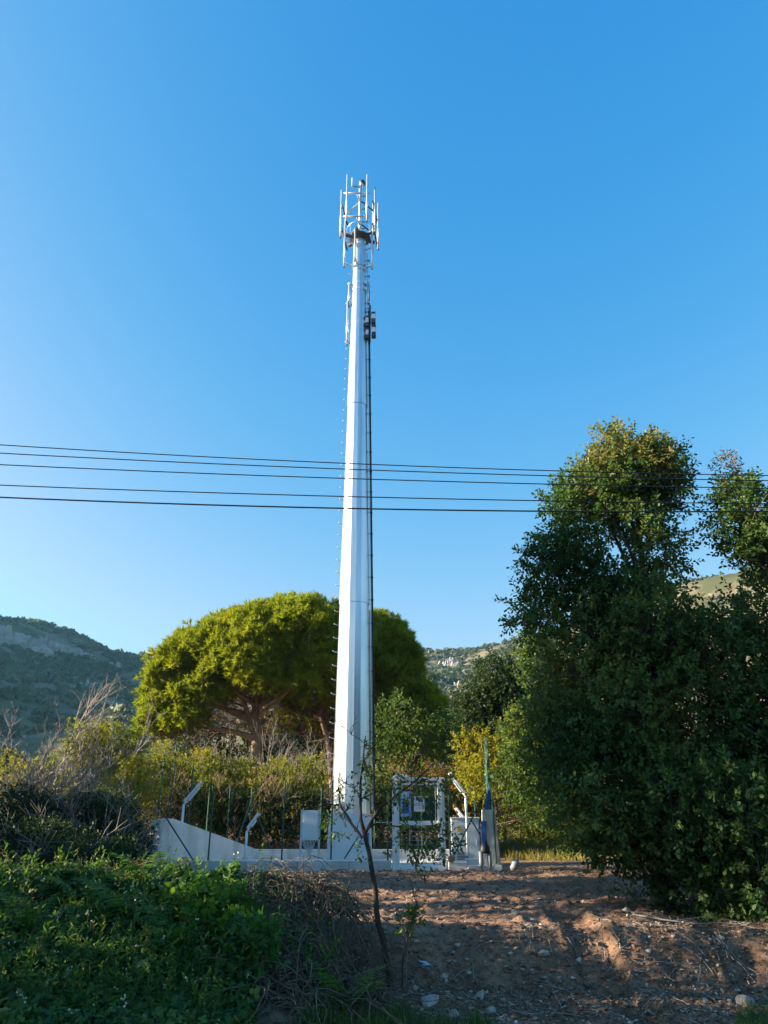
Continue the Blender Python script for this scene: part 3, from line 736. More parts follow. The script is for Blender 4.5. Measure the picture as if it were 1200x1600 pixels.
# ---- left thicket
def bush(name, label, px, Y, lobes, n, mat, k=7, twig=.22, leaf=.075, seed=1, cat='bush', gap=.35, T=T_DIA, group=None, nl=14, r0=.03, barkm='deadwood', ntwig=60, up=.45):
    b = gp(px, Y, -.05)
    return leafy(name, label, cat, b, lobes, n, mat, k, twig, leaf, T, None, r0, nl, barkm, group, gap, 1.6, .36, .3, up, seed, -.6, crown='foliage', ntwig=ntwig)
bush('ivy_bush', 'rounded green ivy mound with a sunlit crest left of the pine', 160, 22, lumpy([lobe(165, 1165, 22, 42, 42), lobe(130, 1190, 21.5, 34, 44), lobe(205, 1170, 22, 18, 32), lobe(170, 1230, 21, 60, 50)], 5), 2600, 'shrub', leaf=.08, seed=51)
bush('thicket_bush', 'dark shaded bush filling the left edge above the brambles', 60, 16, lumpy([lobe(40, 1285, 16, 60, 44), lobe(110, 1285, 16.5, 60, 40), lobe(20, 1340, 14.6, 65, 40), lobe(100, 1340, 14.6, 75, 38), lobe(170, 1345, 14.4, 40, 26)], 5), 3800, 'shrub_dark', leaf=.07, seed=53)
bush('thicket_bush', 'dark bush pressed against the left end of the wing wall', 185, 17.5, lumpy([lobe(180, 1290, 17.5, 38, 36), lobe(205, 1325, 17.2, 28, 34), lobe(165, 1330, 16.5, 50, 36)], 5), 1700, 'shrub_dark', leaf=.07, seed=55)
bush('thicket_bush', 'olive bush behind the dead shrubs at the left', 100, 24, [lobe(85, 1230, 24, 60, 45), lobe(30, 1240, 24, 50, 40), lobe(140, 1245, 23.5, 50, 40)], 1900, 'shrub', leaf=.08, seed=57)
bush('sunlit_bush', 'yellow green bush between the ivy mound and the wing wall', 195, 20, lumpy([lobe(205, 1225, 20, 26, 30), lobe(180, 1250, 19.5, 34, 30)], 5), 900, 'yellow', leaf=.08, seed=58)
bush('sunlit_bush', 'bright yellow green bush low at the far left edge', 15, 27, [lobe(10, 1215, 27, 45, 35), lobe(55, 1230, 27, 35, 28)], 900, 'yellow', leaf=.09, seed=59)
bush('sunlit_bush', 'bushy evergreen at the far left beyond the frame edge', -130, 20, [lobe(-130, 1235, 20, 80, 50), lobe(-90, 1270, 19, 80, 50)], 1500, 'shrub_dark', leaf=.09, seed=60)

# ---- sunlit shrubs behind the fence
SH = [(215, 26.5, 1185, 34, 'yellow green shrub behind the two tall green posts', 'shrub'), (262, 27.5, 1170, 40, 'tall yellow shrub behind the leaning lamp', 'shrub'), (318, 27, 1190, 42, 'broad sunlit shrub behind the left lamp post', 'yellow'),
      (372, 27.5, 1185, 42, 'sunlit shrub below the pine trunk', 'shrub'), (428, 27, 1195, 40, 'olive shrub behind the meter board', 'shrub'), (478, 27, 1195, 38, 'dry olive shrub left of the mast foot', 'shrub'),
      (590, 27, 1205, 36, 'yellow and green shrub right of the mast foot', 'yellow')]
for j, (px, Y, top, r, lab, mt) in enumerate(SH):
    bush('sunlit_shrub', lab, px, Y, [lobe(px + rng.uniform(-10, 10), top + rng.uniform(12, 34), Y, r * .7, 30), lobe(px + rng.uniform(-20, 20), top + 36, Y, r * .8, 26), lobe(px - 18, top + 55, Y - .5, r * .9, 34), lobe(px + 16, top + 62, Y - .6, r * .9, 38), lobe(px, top + 100, Y - .9, r * 1.1, 40)],
         1300, mt, leaf=.085, seed=61 + j, group='shrubs along the back of the compound', gap=.46, up=1.1)
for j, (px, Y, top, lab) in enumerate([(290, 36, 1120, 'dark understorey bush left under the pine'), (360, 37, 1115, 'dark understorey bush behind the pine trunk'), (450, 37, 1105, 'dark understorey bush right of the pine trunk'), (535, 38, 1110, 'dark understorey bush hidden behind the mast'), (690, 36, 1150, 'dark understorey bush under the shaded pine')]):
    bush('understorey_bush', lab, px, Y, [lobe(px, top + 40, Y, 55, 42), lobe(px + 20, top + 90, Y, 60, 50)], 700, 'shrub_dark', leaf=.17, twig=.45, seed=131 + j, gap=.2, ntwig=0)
# low dark growth right behind the rear wall
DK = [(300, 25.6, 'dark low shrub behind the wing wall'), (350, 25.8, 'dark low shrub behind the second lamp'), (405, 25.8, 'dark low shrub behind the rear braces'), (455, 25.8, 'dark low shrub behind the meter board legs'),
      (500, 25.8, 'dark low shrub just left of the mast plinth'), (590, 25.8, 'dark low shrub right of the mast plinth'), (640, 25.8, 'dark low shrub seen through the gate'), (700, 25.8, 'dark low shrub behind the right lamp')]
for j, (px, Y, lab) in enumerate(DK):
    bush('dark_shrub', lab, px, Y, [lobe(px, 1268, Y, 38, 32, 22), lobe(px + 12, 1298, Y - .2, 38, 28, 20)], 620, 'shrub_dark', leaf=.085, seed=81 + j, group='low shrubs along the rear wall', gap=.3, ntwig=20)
BR = [(615, 27.5, 1195, 'orange bracken patch above the gate'), (665, 27.5, 1198, 'golden bracken patch above the gate posts'), (720, 27, 1200, 'yellow bracken patch left of the rolled mesh'), (790, 26.5, 1215, 'olive bracken bank behind the grey pillar'),
      (850, 26.5, 1225, 'olive bracken bank right of the grey pillar'), (905, 26, 1235, 'shaded bracken bank left of the large oak')]
for j, (px, Y, top, lab) in enumerate(BR):
    mt = 'bracken' if j < 3 else 'shrub'
    bush('bracken', lab, px, Y, [lobe(px, top + 22, Y, 36, 24), lobe(px - 14, top + 52, Y - .6, 40, 30), lobe(px + 14, top + 75, Y - .9, 44, 30)], 900, mt, leaf=.085, twig=.3, seed=95 + j, cat='fern bank', gap=.35)

# ---- trees beyond the left edge of the photo, they shade the foreground
for j, (X, Y, H, W, low_, lab) in enumerate([(-11.8, 2.7, 10.5, 3.0, 1.0, 'tall oak beyond the left edge nearest the camera'), (-12.0, 7.2, 10.8, 2.7, .6, 'tall oak beyond the left edge abreast of the brambles'),
                                        (-13.0, 12.3, 10.6, 2.4, 4.7, 'high crowned oak beyond the left edge behind the brambles'), (-14.0, 15.3, 9.8, 1.7, 4.6, 'high crowned oak beyond the left edge before the thicket')]):
    b = np.array((X, Y, -.1)); nl_ = 5; zz = np.linspace(low_ + 1.2, H - 1.6, nl_)
    lb = [(np.array((X, Y, q)), np.array((W * (.8 if i_ == nl_ - 1 else 1), W * (.8 if i_ == nl_ - 1 else 1), 1.9))) for i_, q in enumerate(zz)]
    leafy('oak_tree', lab, 'tree', b, lb, 2700, 'oak', 6, .5, .25, T_DIA, None, .2, 20, gap=.14, gfreq=.8, bump=.12, depth=.5, seed=111 + j)
for j, (X, Y, H, W, lab) in enumerate([(-10.3, 12.9, 2.5, 1.5, 'thicket bush beyond the left edge beside the brambles'), (-10.8, 15.9, 3.5, 1.5, 'thicket bush beyond the left edge beside the dead shrubs'), (-12.3, 18.9, 5.5, 1.9, 'thicket bush beyond the left edge level with the mast')]):
    b = np.array((X, Y, -.1)); leafy('thicket_bush', lab, 'bush', b, [(np.array((X, Y, H * .55)), np.array((W, W, H * .5))), (np.array((X + .5, Y + .6, H * .35)), np.array((W, W, H * .4)))], 1500, 'shrub_dark', 7, .3, .13, T_DIA, None, .04, 10, gap=.2, gfreq=1, seed=121 + j, crown='foliage')

# ------------------------------------------------------------------ compound: slab, walls, fence
mb = MB(); mb.prism([(-5.2, 19.9), (2.7, 19.9), (3.2, 24.4), (-4.0, 24.4)], -.2, .06)
tag(mb.build('compound_floor', M['concrete']), kind='structure')

wall = thing('concrete_wall', (-1.5, 19.8, 0), 'low grey cast concrete wall with a sloping wing around the mast', 'wall')
FY = 19.75
mb = MB(); mb.box((-4.6, FY, -.3), (.17, FY + .26, .275)); mb.build('front_wall', M['concrete'], wall, bevel=.012)
mb = MB(); mb.box((.172, FY + .02, -.3), (1.56, FY + .30, .06)); mb.build('gate_sill', M['concrete'], wall, bevel=.012)
mb = MB(); mb.box((1.562, FY, -.3), (2.02, FY + .28, .245)); mb.build('front_wall', M['concrete'], wall, bevel=.012)
mb = MB(); mb.box((2.022, FY - .10, -.3), (2.84, FY + .24, .175)); mb.build('front_wall', M['concrete'], wall, bevel=.012)
mb = MB(); mb.box((2.0, FY + .242, -.3), (2.84, FY + .50, .30)); mb.build('front_wall', M['concrete'], wall, bevel=.012)
A, B = np.array((-5.62, 19.35)), np.array((-4.10, 24.5))
t = unit(B - A); nrm = np.array((t[1], -t[0])) * .26
zt = [(0, 1.20), (.10, 1.22), (1.0, .33)]
mb = MB()
for (s0, z0), (s1, z1) in zip(zt[:-1], zt[1:]):
    p, q = A + (B - A) * s0, A + (B - A) * s1
    mb.hexa([(*p, -.3), (*(p + nrm), -.3), (*(q + nrm), -.3), (*q, -.3)], [(*p, z0 - .02), (*(p + nrm), z0), (*(q + nrm), z1), (*q, z1)])
mb.build('wing_wall', M['concrete'], wall)
p, q = np.array((-5.62, 19.33)), np.array((-4.602, FY))
mb = MB(); mb.hexa([(-5.60, 19.30, -.3), (-4.602, FY, -.3), (-4.602, FY + .26, -.3), (-5.36, 19.62, -.3)], [(-5.60, 19.30, .30), (-4.602, FY, .275), (-4.602, FY + .26, .275), (-5.36, 19.62, .30)])
mb.build('front_wall', M['concrete'], wall)
mb = MB(); mb.box((-4.10, 24.5, -.3), (3.4, 24.74, .315)); mb.build('rear_wall', M['concrete'], wall, bevel=.012)

for xj in (-3.35, -2.1, -.85):
    MB().box((xj, FY - .003, .0), (xj + .012, FY - .0005, .262)).build('form_joint', M['joint'], wall)
for xj, zj in ((-2.95, .15), (-1.5, .12), (-.3, .16)):
    MB().tube([(xj, FY - .004, zj), (xj, FY - .001, zj)], .018, 10).build('tie_hole', M['joint'], wall)
# pillar at the right front corner
pl = at(757, 1345, 19.95); pr = at(781, 1345, 19.95)
mb = MB(); mb.hexa([(pl[0], 19.9, .15), (pr[0] + .02, 19.9, .15), (pr[0] + .02, 20.3, .15), (pl[0], 20.3, .15)], [(pl[0] + .02, 19.93, 1.42), (pr[0] - .06, 19.93, 1.42), (pr[0] - .06, 20.25, 1.42), (pl[0] + .02, 20.25, 1.42)])
o = mb.build('concrete_pillar', M['concrete'], bevel=.012); tag(o, 'tapered grey concrete pillar at the right corner of the compound', 'pillar')

fence = thing('fence', (-1.5, 20, .28), 'dark green steel fence posts and braces along the compound walls', 'fence')
def rod(a, b, r, name='post', par=None, mat='green', n=8):
    mb = MB(); mb.tube([a, b], r, n); return mb.build(name, M[mat], par, smooth_sh=False)
def vpost(px, py, Y, h=1.78, r=.021):
    a = at(px, py, Y); rod(a - np.array((0, 0, .03)), a + np.array((0, 0, h)), r, 'post', fence); return a
for px, py, Y in [(325, 1345, FY + .13), (440, 1342, FY + .13), (517, 1341, FY + .13), (606, 1343, FY + .13), (704, 1343, FY + .13)]: vpost(px, py, Y)
vpost(264, 1281, 19.8); vpost(293, 1294, 21.2, 1.55); vpost(322, 1305, 22.6, 1.4); 
for px in (353, 388, 500, 585, 660, 745): vpost(px, 1326, 24.6, 1.75)
def brace(p0, Y0, p1, Y1, r=.018): rod(at(*p0, Y0), at(*p1, Y1), r, 'brace', fence)
brace((258, 1172), 19.78, (247, 1278), 19.4)
brace((240, 1247), 19.3, (302, 1344), 19.72)
brace((391, 1249), 24.6, (424, 1325), 24.6); brace((391, 1255), 24.6, (368, 1322), 23.4)
brace((560, 1307), 19.9, (538, 1342), 19.85)
brace((757, 1238), 20.05, (710, 1336), 19.95); brace((735, 1279), 20.02, (755, 1312), 20.0)
for z, in ((1.13,), ):
    rod((-.2, FY + .13, z), (.2, FY + .13, z), .006, 'tension_wire', fence, 'steel', 5)
    rod((1.5, FY + .13, z), (2.3, FY + .2, z), .006, 'tension_wire', fence, 'steel', 5)
a = at(771, 1266, 19.9); rod((a[0], 19.88, .2), (a[0] - .02, 19.88, 1.75), .022, 'post', fence)

# rolled green mesh tied up at the corner
roll = thing('rolled_fence_mesh', at(764, 1263, 20.1), 'tall tied roll of green wire mesh standing on the pillar', 'wire mesh')
ax0, ax1 = at(765, 1262, 20.12), at(758, 1150, 20.2)
paths = []
for j in range(26):
    a = rng.uniform(0, 6.28); rr0 = rng.uniform(.03, .12); t_ = np.linspace(0, rng.uniform(.7, 1), 10)[:, None]
    c = ax0 * (1 - t_) + ax1 * t_
    rad = rr0 * (1 - .72 * t_) ; ph = a + 1.5 * t_
    c = c + np.concatenate([np.cos(ph) * rad, np.sin(ph) * rad, 0 * t_], 1) + rng.normal(size=c.shape) * .006
    paths.append((c, np.full(10, .006)))
for j in range(46):
    t_ = j / 46; c0 = ax0 * (1 - t_) + ax1 * t_; rad = .12 * (1 - .72 * t_); ph = np.linspace(0, 5.5, 9) + j
    paths.append((c0 + np.stack([np.cos(ph) * rad, np.sin(ph) * rad, .02 * np.sin(ph * 2)], -1), np.full(9, .004)))
tubes_obj('wire_roll', paths, M['greenmesh'], roll, 4)
for t_ in (.10, .45):
    c0 = ax0 * (1 - t_) + ax1 * t_; MB().tube([c0 - np.array((0, 0, .02)), c0 + np.array((0, 0, .02))], .125 * (1 - .72 * t_), 10).build('tie_band', M['green'], roll)

cond = thing('blue_conduit', at(762, 1340, 19.9), 'blue cable conduits rising beside the grey pillar from two grey pipes', 'conduit')
g0 = at(750, 1345, 19.95); g1 = at(763, 1345, 19.95)
for g in (g0, g1):
    mb = MB(); mb.tube([g + (0, -.25, -.25), g + (0, -.25, .22)], .055, 12); mb.build('pipe_stub', M['pipe'], cond, True)
mb = MB(); c = (g0 + g1) / 2 + (0, -.25, 0); mb.tube([c + (0, 0, .18), c + (0, 0, .24), c + (.0, 0, .34), c + (0, 0.02, .42)], [.12, .125, .11, .05], 12); mb.build('black_boot', M['black'], cond, True)
for j in range(5):
    s = (j - 2) * .022
    p = np.array([c + (s * 1.2, 0, .36), c + (-.02 + s, .05, .7), at(757, 1280, 20.05) + (s, -.06, 0), at(762, 1250, 20.1) + (s * .8, -.08, 0), at(764, 1232, 20.12) + (s * .5, -.08, 0)])
    tt = np.linspace(0, 4, 14); pp = np.stack([np.interp(tt, np.arange(5), p[:, q]) for q in range(3)], -1)
    mb = MB(); mb.tube(pp, .017, 7); mb.build('conduit', M['blue'], cond, True)
# corrugated elbow lying right of the wall
e0 = at(783, 1340, 19.8); mb = MB(); pts = []
for q in np.linspace(0, 1, 8): pts.append((e0[0] + .02 + .20 * q, 19.75 - .02 * q, .10 + .015 * q))
for q in np.linspace(.1, 1, 12): pts.append((e0[0] + .22 + .10 * math.sin(q * 1.57), 19.73 - .12 * q, .115 + .16 * (1 - math.cos(q * 1.57))))
pts = np.array(pts); mb.tube(pts, np.concatenate([np.full(8, .05), np.full(12, .085)]) + .005 * np.sin(np.arange(20) * 2.2), 14)
o = mb.build('drain_elbow', M['pipe'], smooth_sh=True); tag(o, 'dark grey bent plastic pipe lying right of the concrete wall', 'pipe')
d0 = at(705, 1342, FY - .02); mb = MB(); mb.tube([(d0[0], FY + .0, d0[2]), (d0[0], FY - .05, d0[2])], .085, 18); mb.tube([(d0[0], FY - .05, d0[2]), (d0[0], FY - .075, d0[2])], .03, 12)
o = mb.build('pipe_end', M['rust'], smooth_sh=False); tag(o, 'small round brownish pipe end set in the wall beside the gate', 'pipe end')

# ------------------------------------------------------------------ gate with signs
gate = thing('gate', (.85, 19.95, .06), 'white framed gate with green mesh panel in the compound front', 'gate')
GYv = 19.95
zT, zM = at(650, 1220, GYv)[2], at(650, 1286, GYv)[2]
xl0, xl1 = at(613, 1280, GYv)[0], at(625, 1280, GYv)[0]; xr0, xr1 = at(684, 1280, GYv)[0], at(697, 1280, GYv)[0]
for (a0, a1) in ((xl0, xl1), (xr0, xr1)):
    mb = MB(); mb.box((a0, GYv - .08, .06), (a0 + .115, GYv + .08, zT)); mb.build('gate_post', M['white'], gate, bevel=.006)
    mb = MB(); mb.box((a0 + .118, GYv - .05, .10), (a0 + .175, GYv + .02, zT - .10)); mb.build('hinge_stile', M['white'], gate, bevel=.004)
mb = MB(); mb.box((xl0, GYv - .075, zT + .003), (xr1, GYv + .075, zT + .075)); mb.build('top_rail', M['white'], gate, bevel=.006)
mb = MB(); mb.hexa([(xl0 - .0, GYv - .10, zT + .078), (xl0 + .40, GYv - .10, zT + .078), (xl0 + .40, GYv + .10, zT + .078), (xl0, GYv + .10, zT + .078)], [(xl0 + .07, GYv - .09, zT + .15), (xl0 + .36, GYv - .09, zT + .15), (xl0 + .36, GYv + .09, zT + .15), (xl0 + .07, GYv + .09, zT + .15)])
mb.build('top_cap', M['white'], gate)
mb = MB(); mb.box((xl0 + .178, GYv - .045, zM - .05), (xr0 - .003, GYv + .03, zM + .05)); mb.build('middle_rail', M['white'], gate, bevel=.005)
mb = MB(); mb.box((xl0 + .178, GYv - .045, .10), (xr0 - .003, GYv + .03, .17)); mb.build('bottom_rail', M['white'], gate, bevel=.005)
mb = MB(); mb.box((xl0 + .178, GYv - .035, zT - .10), (xr0 - .003, GYv + .02, zT - .05)); mb.build('leaf_top_rail', M['white'], gate, bevel=.005)
for xx in (xl0 + .24, xr0 - .06):
    mb = MB(); mb.box((xx, GYv - .03, zM + .052), (xx + .02, GYv, zT - .102)); mb.build('mesh_stile', M['grey'], gate)
mb = MB(); x0, x1 = xl0 + .262, xr0 - .062
for z in np.arange(zM + .07, zT - .11, .04): mb.tube([(x0, GYv - .012, z), (x1, GYv - .012, z)], .0042, 4, False)
for xx in np.arange(x0 + .02, x1, .03): mb.tube([(xx, GYv - .006, zM + .06), (xx, GYv - .006, zT - .105)], .0035, 4, False)
tag(mb.build('mesh_panel', M['greenmesh'], gate), kind='stuff')
mb = MB(); x0, x1 = xl0 + .18, xr0 - .005
for z in np.arange(.22, zM - .06, .10): mb.tube([(x0, GYv - .012, z), (x1, GYv - .012, z)], .0025, 4, False)
for xx in np.arange(x0 + .05, x1, .2): mb.tube([(xx, GYv - .006, .175), (xx, GYv - .006, zM - .052)], .004, 4, False)
tag(mb.build('lower_mesh_panel', M['steel'], gate), kind='stuff')

def sign(px0, py0, px1, py1, label, kind):
    a, b_ = at(px0, py1, GYv - .05), at(px1, py0, GYv - .05); x0, x1, z0, z1 = a[0], b_[0], a[2], b_[2]; y = GYv - .055
    s = thing('notice_sign', ((x0 + x1) / 2, y, z0), label, 'sign')
    mb = MB(); mb.box((x0, y, z0), (x1, y + .006, z1)); mb.build('panel', M['paper'] if kind else M['printpale'], s)
    w, h = x1 - x0, z1 - z0
    def pr(u0, v0, u1, v1, m, nm): MB().box((x0 + u0*w, y - .004, z0 + v0*h), (x0 + u1*w, y - .001, z0 + v1*h)).build(nm, M[m], s)
    if kind:
        pr(.16, .72, .80, .93, 'printblue', 'header_print')
        for u in (.14, .42, .70):
            pr(u, .36, u + .05, .54, 'printred', 'pictogram'); pr(u + .13, .36, u + .18, .54, 'printred', 'pictogram'); pr(u + .055, .49, u + .125, .54, 'printred', 'pictogram'); pr(u + .055, .36, u + .125, .40, 'printred', 'pictogram')
        for v in (.28, .22, .16): pr(.12, v, .9, v + .018, 'printpale', 'text_line')
    else:
        pr(.08, .62, .92, .66, 'paper', 'text_line'); pr(.08, .72, .92, .76, 'paper', 'text_line'); pr(.10, .82, .60, .95, 'paper', 'crest_print')
        pr(.22, .12, .80, .44, 'printblue', 'block_print'); pr(.10, .48, .92, .55, 'printblue', 'block_print')
sign(626, 1236, 642, 1276, 'tall pale blue notice hung on the left of the gate mesh', 0)
sign(647, 1244, 663, 1268, 'white notice with blue header and red pictograms on the gate mesh', 1)

# ------------------------------------------------------------------ cabinets and meter board
ca, cb = at(707, 1338, 21.2), at(748, 1279, 21.2)
cab = thing('equipment_cabinet', (ca[0], 21.2, .06), 'plain grey white equipment cabinet between the gate and the pillar', 'cabinet')
MB().box((ca[0], 21.2, .06), (cb[0], 21.85, cb[2])).build('body', M['cabinet'], cab, bevel=.012)
MB().box((ca[0] - .03, 21.16, cb[2] + .002), (cb[0] + .02, 21.9, cb[2] + .03)).build('lid', M['cabinet'], cab, bevel=.006)
MB().box((ca[0] - .05, 21.3, cb[2] - .42), (ca[0] - .003, 21.42, cb[2] - .06)).build('side_box', M['white'], cab, bevel=.006)
cdoor = MB().box((ca[0] + .03, 21.188, .12), (cb[0] - .03, 21.198, cb[2] - .04)).build('door', M['cabinet'], cab, bevel=.003)
for q in range(5): sub(MB().box((ca[0] + .12, 21.180, .22 + q * .035), (ca[0] + .42, 21.1875, .236 + q * .035)).build('vent_slot', M['joint']), cdoor)
MB().box((ca[0] + .012, 21.190, .10), (ca[0] + .022, 21.1985, cb[2] - .02)).build('door_seam', M['joint'], cab)
sub(MB().box((ca[0] + .15, 21.180, cb[2] - .32), (ca[0] + .27, 21.1875, cb[2] - .20)).build('warning_plate', M['warn']), cdoor)
sub(MB().box((cb[0] - .08, 21.165, .55), (cb[0] - .055, 21.187, .70)).build('handle', M['grey']), cdoor)

BYv = 21.0
ba, bb = at(468, 1340, BYv), at(500, 1266, BYv)
brd = thing('meter_board', (ba[0], BYv, .06), 'grey white meter board on two legs with a fan of conduits', 'cabinet')
zb = at(480, 1313, BYv)[2]
for xx in (ba[0] - .01, bb[0] - .03): MB().box((xx, BYv, .06), (xx + .045, BYv + .045, bb[2] + .02)).build('leg', M['grey'], brd)
MB().box((ba[0] + .037, BYv + .0, zb), (bb[0] - .032, BYv + .10, bb[2])).build('panel', M['cabinet'], brd, bevel=.008)
bdoor = MB().box((ba[0] + .07, BYv - .012, zb + .05), (bb[0] - .065, BYv - .002, bb[2] - .05)).build('door', M['cabinet'], brd, bevel=.003)
sub(MB().box((bb[0] - .085, BYv - .022, zb + .30), (bb[0] - .07, BYv - .0125, zb + .40)).build('lock', M['grey']), bdoor)
cx = (ba[0] + bb[0]) / 2
for j in range(9):
    s = (j - 4) / 4
    mb = MB(); mb.tube([(cx - .02 + s * .17, BYv + .04, zb), (cx - .02 + s * .14, BYv + .03, zb - .12), (cx + s * .04, BYv + .03, zb - .30), (cx + s * .02, BYv + .03, .05)], .011, 6); mb.build('conduit', M['grey'], brd, True)

# ------------------------------------------------------------------ lamps
def lamp(foot, elbow, tip, Y, label, small=False):
    a, b_, c = at(*foot, Y), at(*elbow, Y), at(*tip, Y); a[2] = max(a[2], .05)
    t_ = thing('compound_lamp', a, label, 'lamp', 'tube lamps around the compound')
    b_[0] = a[0]
    MB().tube([a, b_], .03, 10).build('pole', M['white'], t_, True)
    MB().tube([a - (0, 0, .02), a + (0, 0, .015)], .075, 12).build('base_plate', M['grey'], t_)
    d = unit(c - b_); u = np.array((-d[2], 0, d[0])); u = u if u[2] > 0 else -u
    MB().tube([b_ - d * .02, b_ + d * .12], .024, 8).build('arm', M['white'], t_, True)
    L = np.linalg.norm(c - b_)
    p, q = b_ + d * .06 + u * .035, c + u * .035
    hs_ = MB().bar(p, q, .13, .055).build('housing', M['white'], t_, bevel=.012)
    sub(MB().bar(b_ + d * .14 - u * .022, c - d * .14 - u * .022, .095, .05).build('diffuser', M['glass'], bevel=.015), hs_)
    sub(MB().tube([c - d * .03, c + d * .03 + u * .01], .035, 8).build('end_cap', M['grey']), hs_)
    return t_
lamp((279, 1342), (288, 1257), (316, 1224), 20.3, 'white tube lamp on the tall pole left, in front of the wing wall')
lamp((383, 1341), (386, 1299), (405, 1273), 20.6, 'short white tube lamp between wing wall and meter board')
lamp((731, 1335), (727, 1244), (702, 1209), 20.6, 'white tube lamp on the pole in front of the equipment cabinet')
lamp((732, 1338), (729, 1286), (712, 1264), 23.4, 'white tube lamp showing behind the equipment cabinet')

# ------------------------------------------------------------------ the mast
MX, MY = -0.905, 22.0
def zpy(py, Y=MY): return EYE + Y * math.tan(PITCH + math.atan((800 - py) / FOC))
def dia(z): return 1.135 - .0335 * z
pd = thing('mast_plinth', (MX, MY, .06), 'grey white panelled plinth box at the foot of the mast', 'plinth')
zp = zpy(1272, 21.4); zl = zpy(1309, 21.4)
MB().box((MX - .60, 21.45, .06), (MX + .56, 22.6, zl - .006)).build('lower_panel', M['cabinet'], pd, bevel=.01)
MB().box((MX - .585, 21.46, zl - .005), (MX + .55, 22.58, zp)).build('upper_panel', M['cabinet'], pd, bevel=.01)
MB().box((MX + .42, 21.40, .5), (MX + .50, 21.448, .85)).build('label_plate', M['blue'], pd)

mast = thing('telecom_mast', (MX, MY, .06), 'tall tapering many sided galvanised steel telecom mast', 'mast')
NS = 16
def ring(z, r, rot=R(6)): 
    a = np.arange(NS) * 2 * math.pi / NS + rot
    return np.stack([MX + r * np.cos(a), MY + r * np.sin(a), np.full(NS, z)], -1)
joints = [zp + .004, zpy(945), zpy(636), zpy(420), zpy(374)]
for j in range(4):
    z0, z1 = joints[j], joints[j + 1]
    ov = .004 if j == 0 else -.0
    up_ = .012 * j * 0
    V = np.vstack([ring(z0, dia(z0) / 2 + .020 * (j > 0)), ring(z0 + .9, dia(z0 + .9) / 2 + .017 * (j > 0)), ring(z1 + (.0 if j == 3 else .05), dia(z1) / 2)])
    F = [(k * NS + i, k * NS + (i + 1) % NS, (k + 1) * NS + (i + 1) % NS, (k + 1) * NS + i) for k in range(2) for i in range(NS)] + [tuple(range(NS))[::-1], tuple(range(2 * NS, 3 * NS))]
    MB().put(V, F).build('mast_section', M['mast'], mast)
for py in (509, 456, 447, 425, 417, 384):
    z = zpy(py); mb = MB(); r = dia(z) / 2 + .014
    mb.put(np.vstack([ring(z - .035, r), ring(z + .035, r)]), [(i, (i + 1) % NS, NS + (i + 1) % NS, NS + i) for i in range(NS)] + [tuple(range(NS))[::-1], tuple(range(NS, 2 * NS))])
    for a in (R(200), R(320), R(80)): mb.box((MX + math.cos(a) * (r + .02) - .03, MY + math.sin(a) * (r + .02) - .03, z - .05), (MX + math.cos(a) * (r + .02) + .03, MY + math.sin(a) * (r + .02) + .03, z + .05))
    mb.build('band_clamp', M['steel'], mast)
# climbing pegs on the left flank
mb = MB(); mb.tube([(0, 0, 0), (-.06, 0, .004), (-.15, -.01, .03)], .010, 6); mb.tube([(-.145, -.01, .028), (-.158, -.011, .055)], .011, 6)
pegm = mb.mesh('climbing_peg', M['steel'])
z = zp + .35
while z < zpy(425):
    a = R(186); r = dia(z) / 2 - .01
    o = add('climbing_peg', pegm, mast, loc=(r * math.cos(a), r * math.sin(a), z - .06)); z += .41
# cable ladder on the right flank
zs = np.linspace(zp + .1, zpy(395), 30)
lad = thing('cable_ladder', (0, 0, 0), 'x', 'x'); del lad['label']; del lad['category']; lad.parent = mast; lad.location = -mast.location
def lpt(z, off, dy): return np.array((MX + dia(z) / 2 + off, MY - .06 + dy, z))
MB().tube([lpt(z, .035, -.06) for z in zs], .016, 6).build('rail', M['steel'], None).parent = lad
MB().tube([lpt(z, .07, .10) for z in zs], .016, 6).build('rail', M['steel'], None).parent = lad
for j in range(4):
    MB().tube([lpt(z, .095 + .022 * (j % 2), -.02 + .04 * j) for z in zs if z < zpy(540) + j], .016, 6).build('cable', M['black'], None).parent = lad
z = zp + .3; mb = MB(); mb.bar((0, 0, 0), (.155, .02, .0), .035, .022); mb.bar((.135, -.06, 0), (.135, .12, 0), .02, .03); rgm = mb.mesh('rung', M['dsteel'])
while z < zpy(400):
    p = lpt(z, -.01, 0); o = add('rung', rgm); o.parent = lad; o.location = p; z += .72
# top platform collar, lugs and hoop
zc = zpy(374)
mb = MB(); r0, r1 = dia(zc) / 2 + .01, .40
a = np.arange(16) * 2 * math.pi / 16
def cr(r, z): return np.stack([MX + r * np.cos(a), MY + r * np.sin(a), np.full(16, z)], -1)
mb.put(np.vstack([cr(r0, zc - .10), cr(r1, zc), cr(r1, zc + .06), cr(.10, zc + .07)]), [(k * 16 + i, k * 16 + (i + 1) % 16, (k + 1) * 16 + (i + 1) % 16, (k + 1) * 16 + i) for k in range(3) for i in range(16)])
mb.build('top_collar', M['dsteel'], mast)
for j in range(6):
    a6 = R(20 + 60 * j); mb = MB(); c_, s_ = math.cos(a6), math.sin(a6)
    mb.bar((MX + .36 * c_, MY + .36 * s_, zc + .03), (MX + .58 * c_, MY + .58 * s_, zc + .03), .10, .09); mb.build('lug', M['dsteel'], mast)
hp_ = [(MX + .50 * math.cos(q), MY + .50 * math.sin(q), zc + .42) for q in np.linspace(0, 2 * math.pi, 33)]
MB().tube(hp_, .012, 6).build('guard_hoop', M['steel'], mast, True)
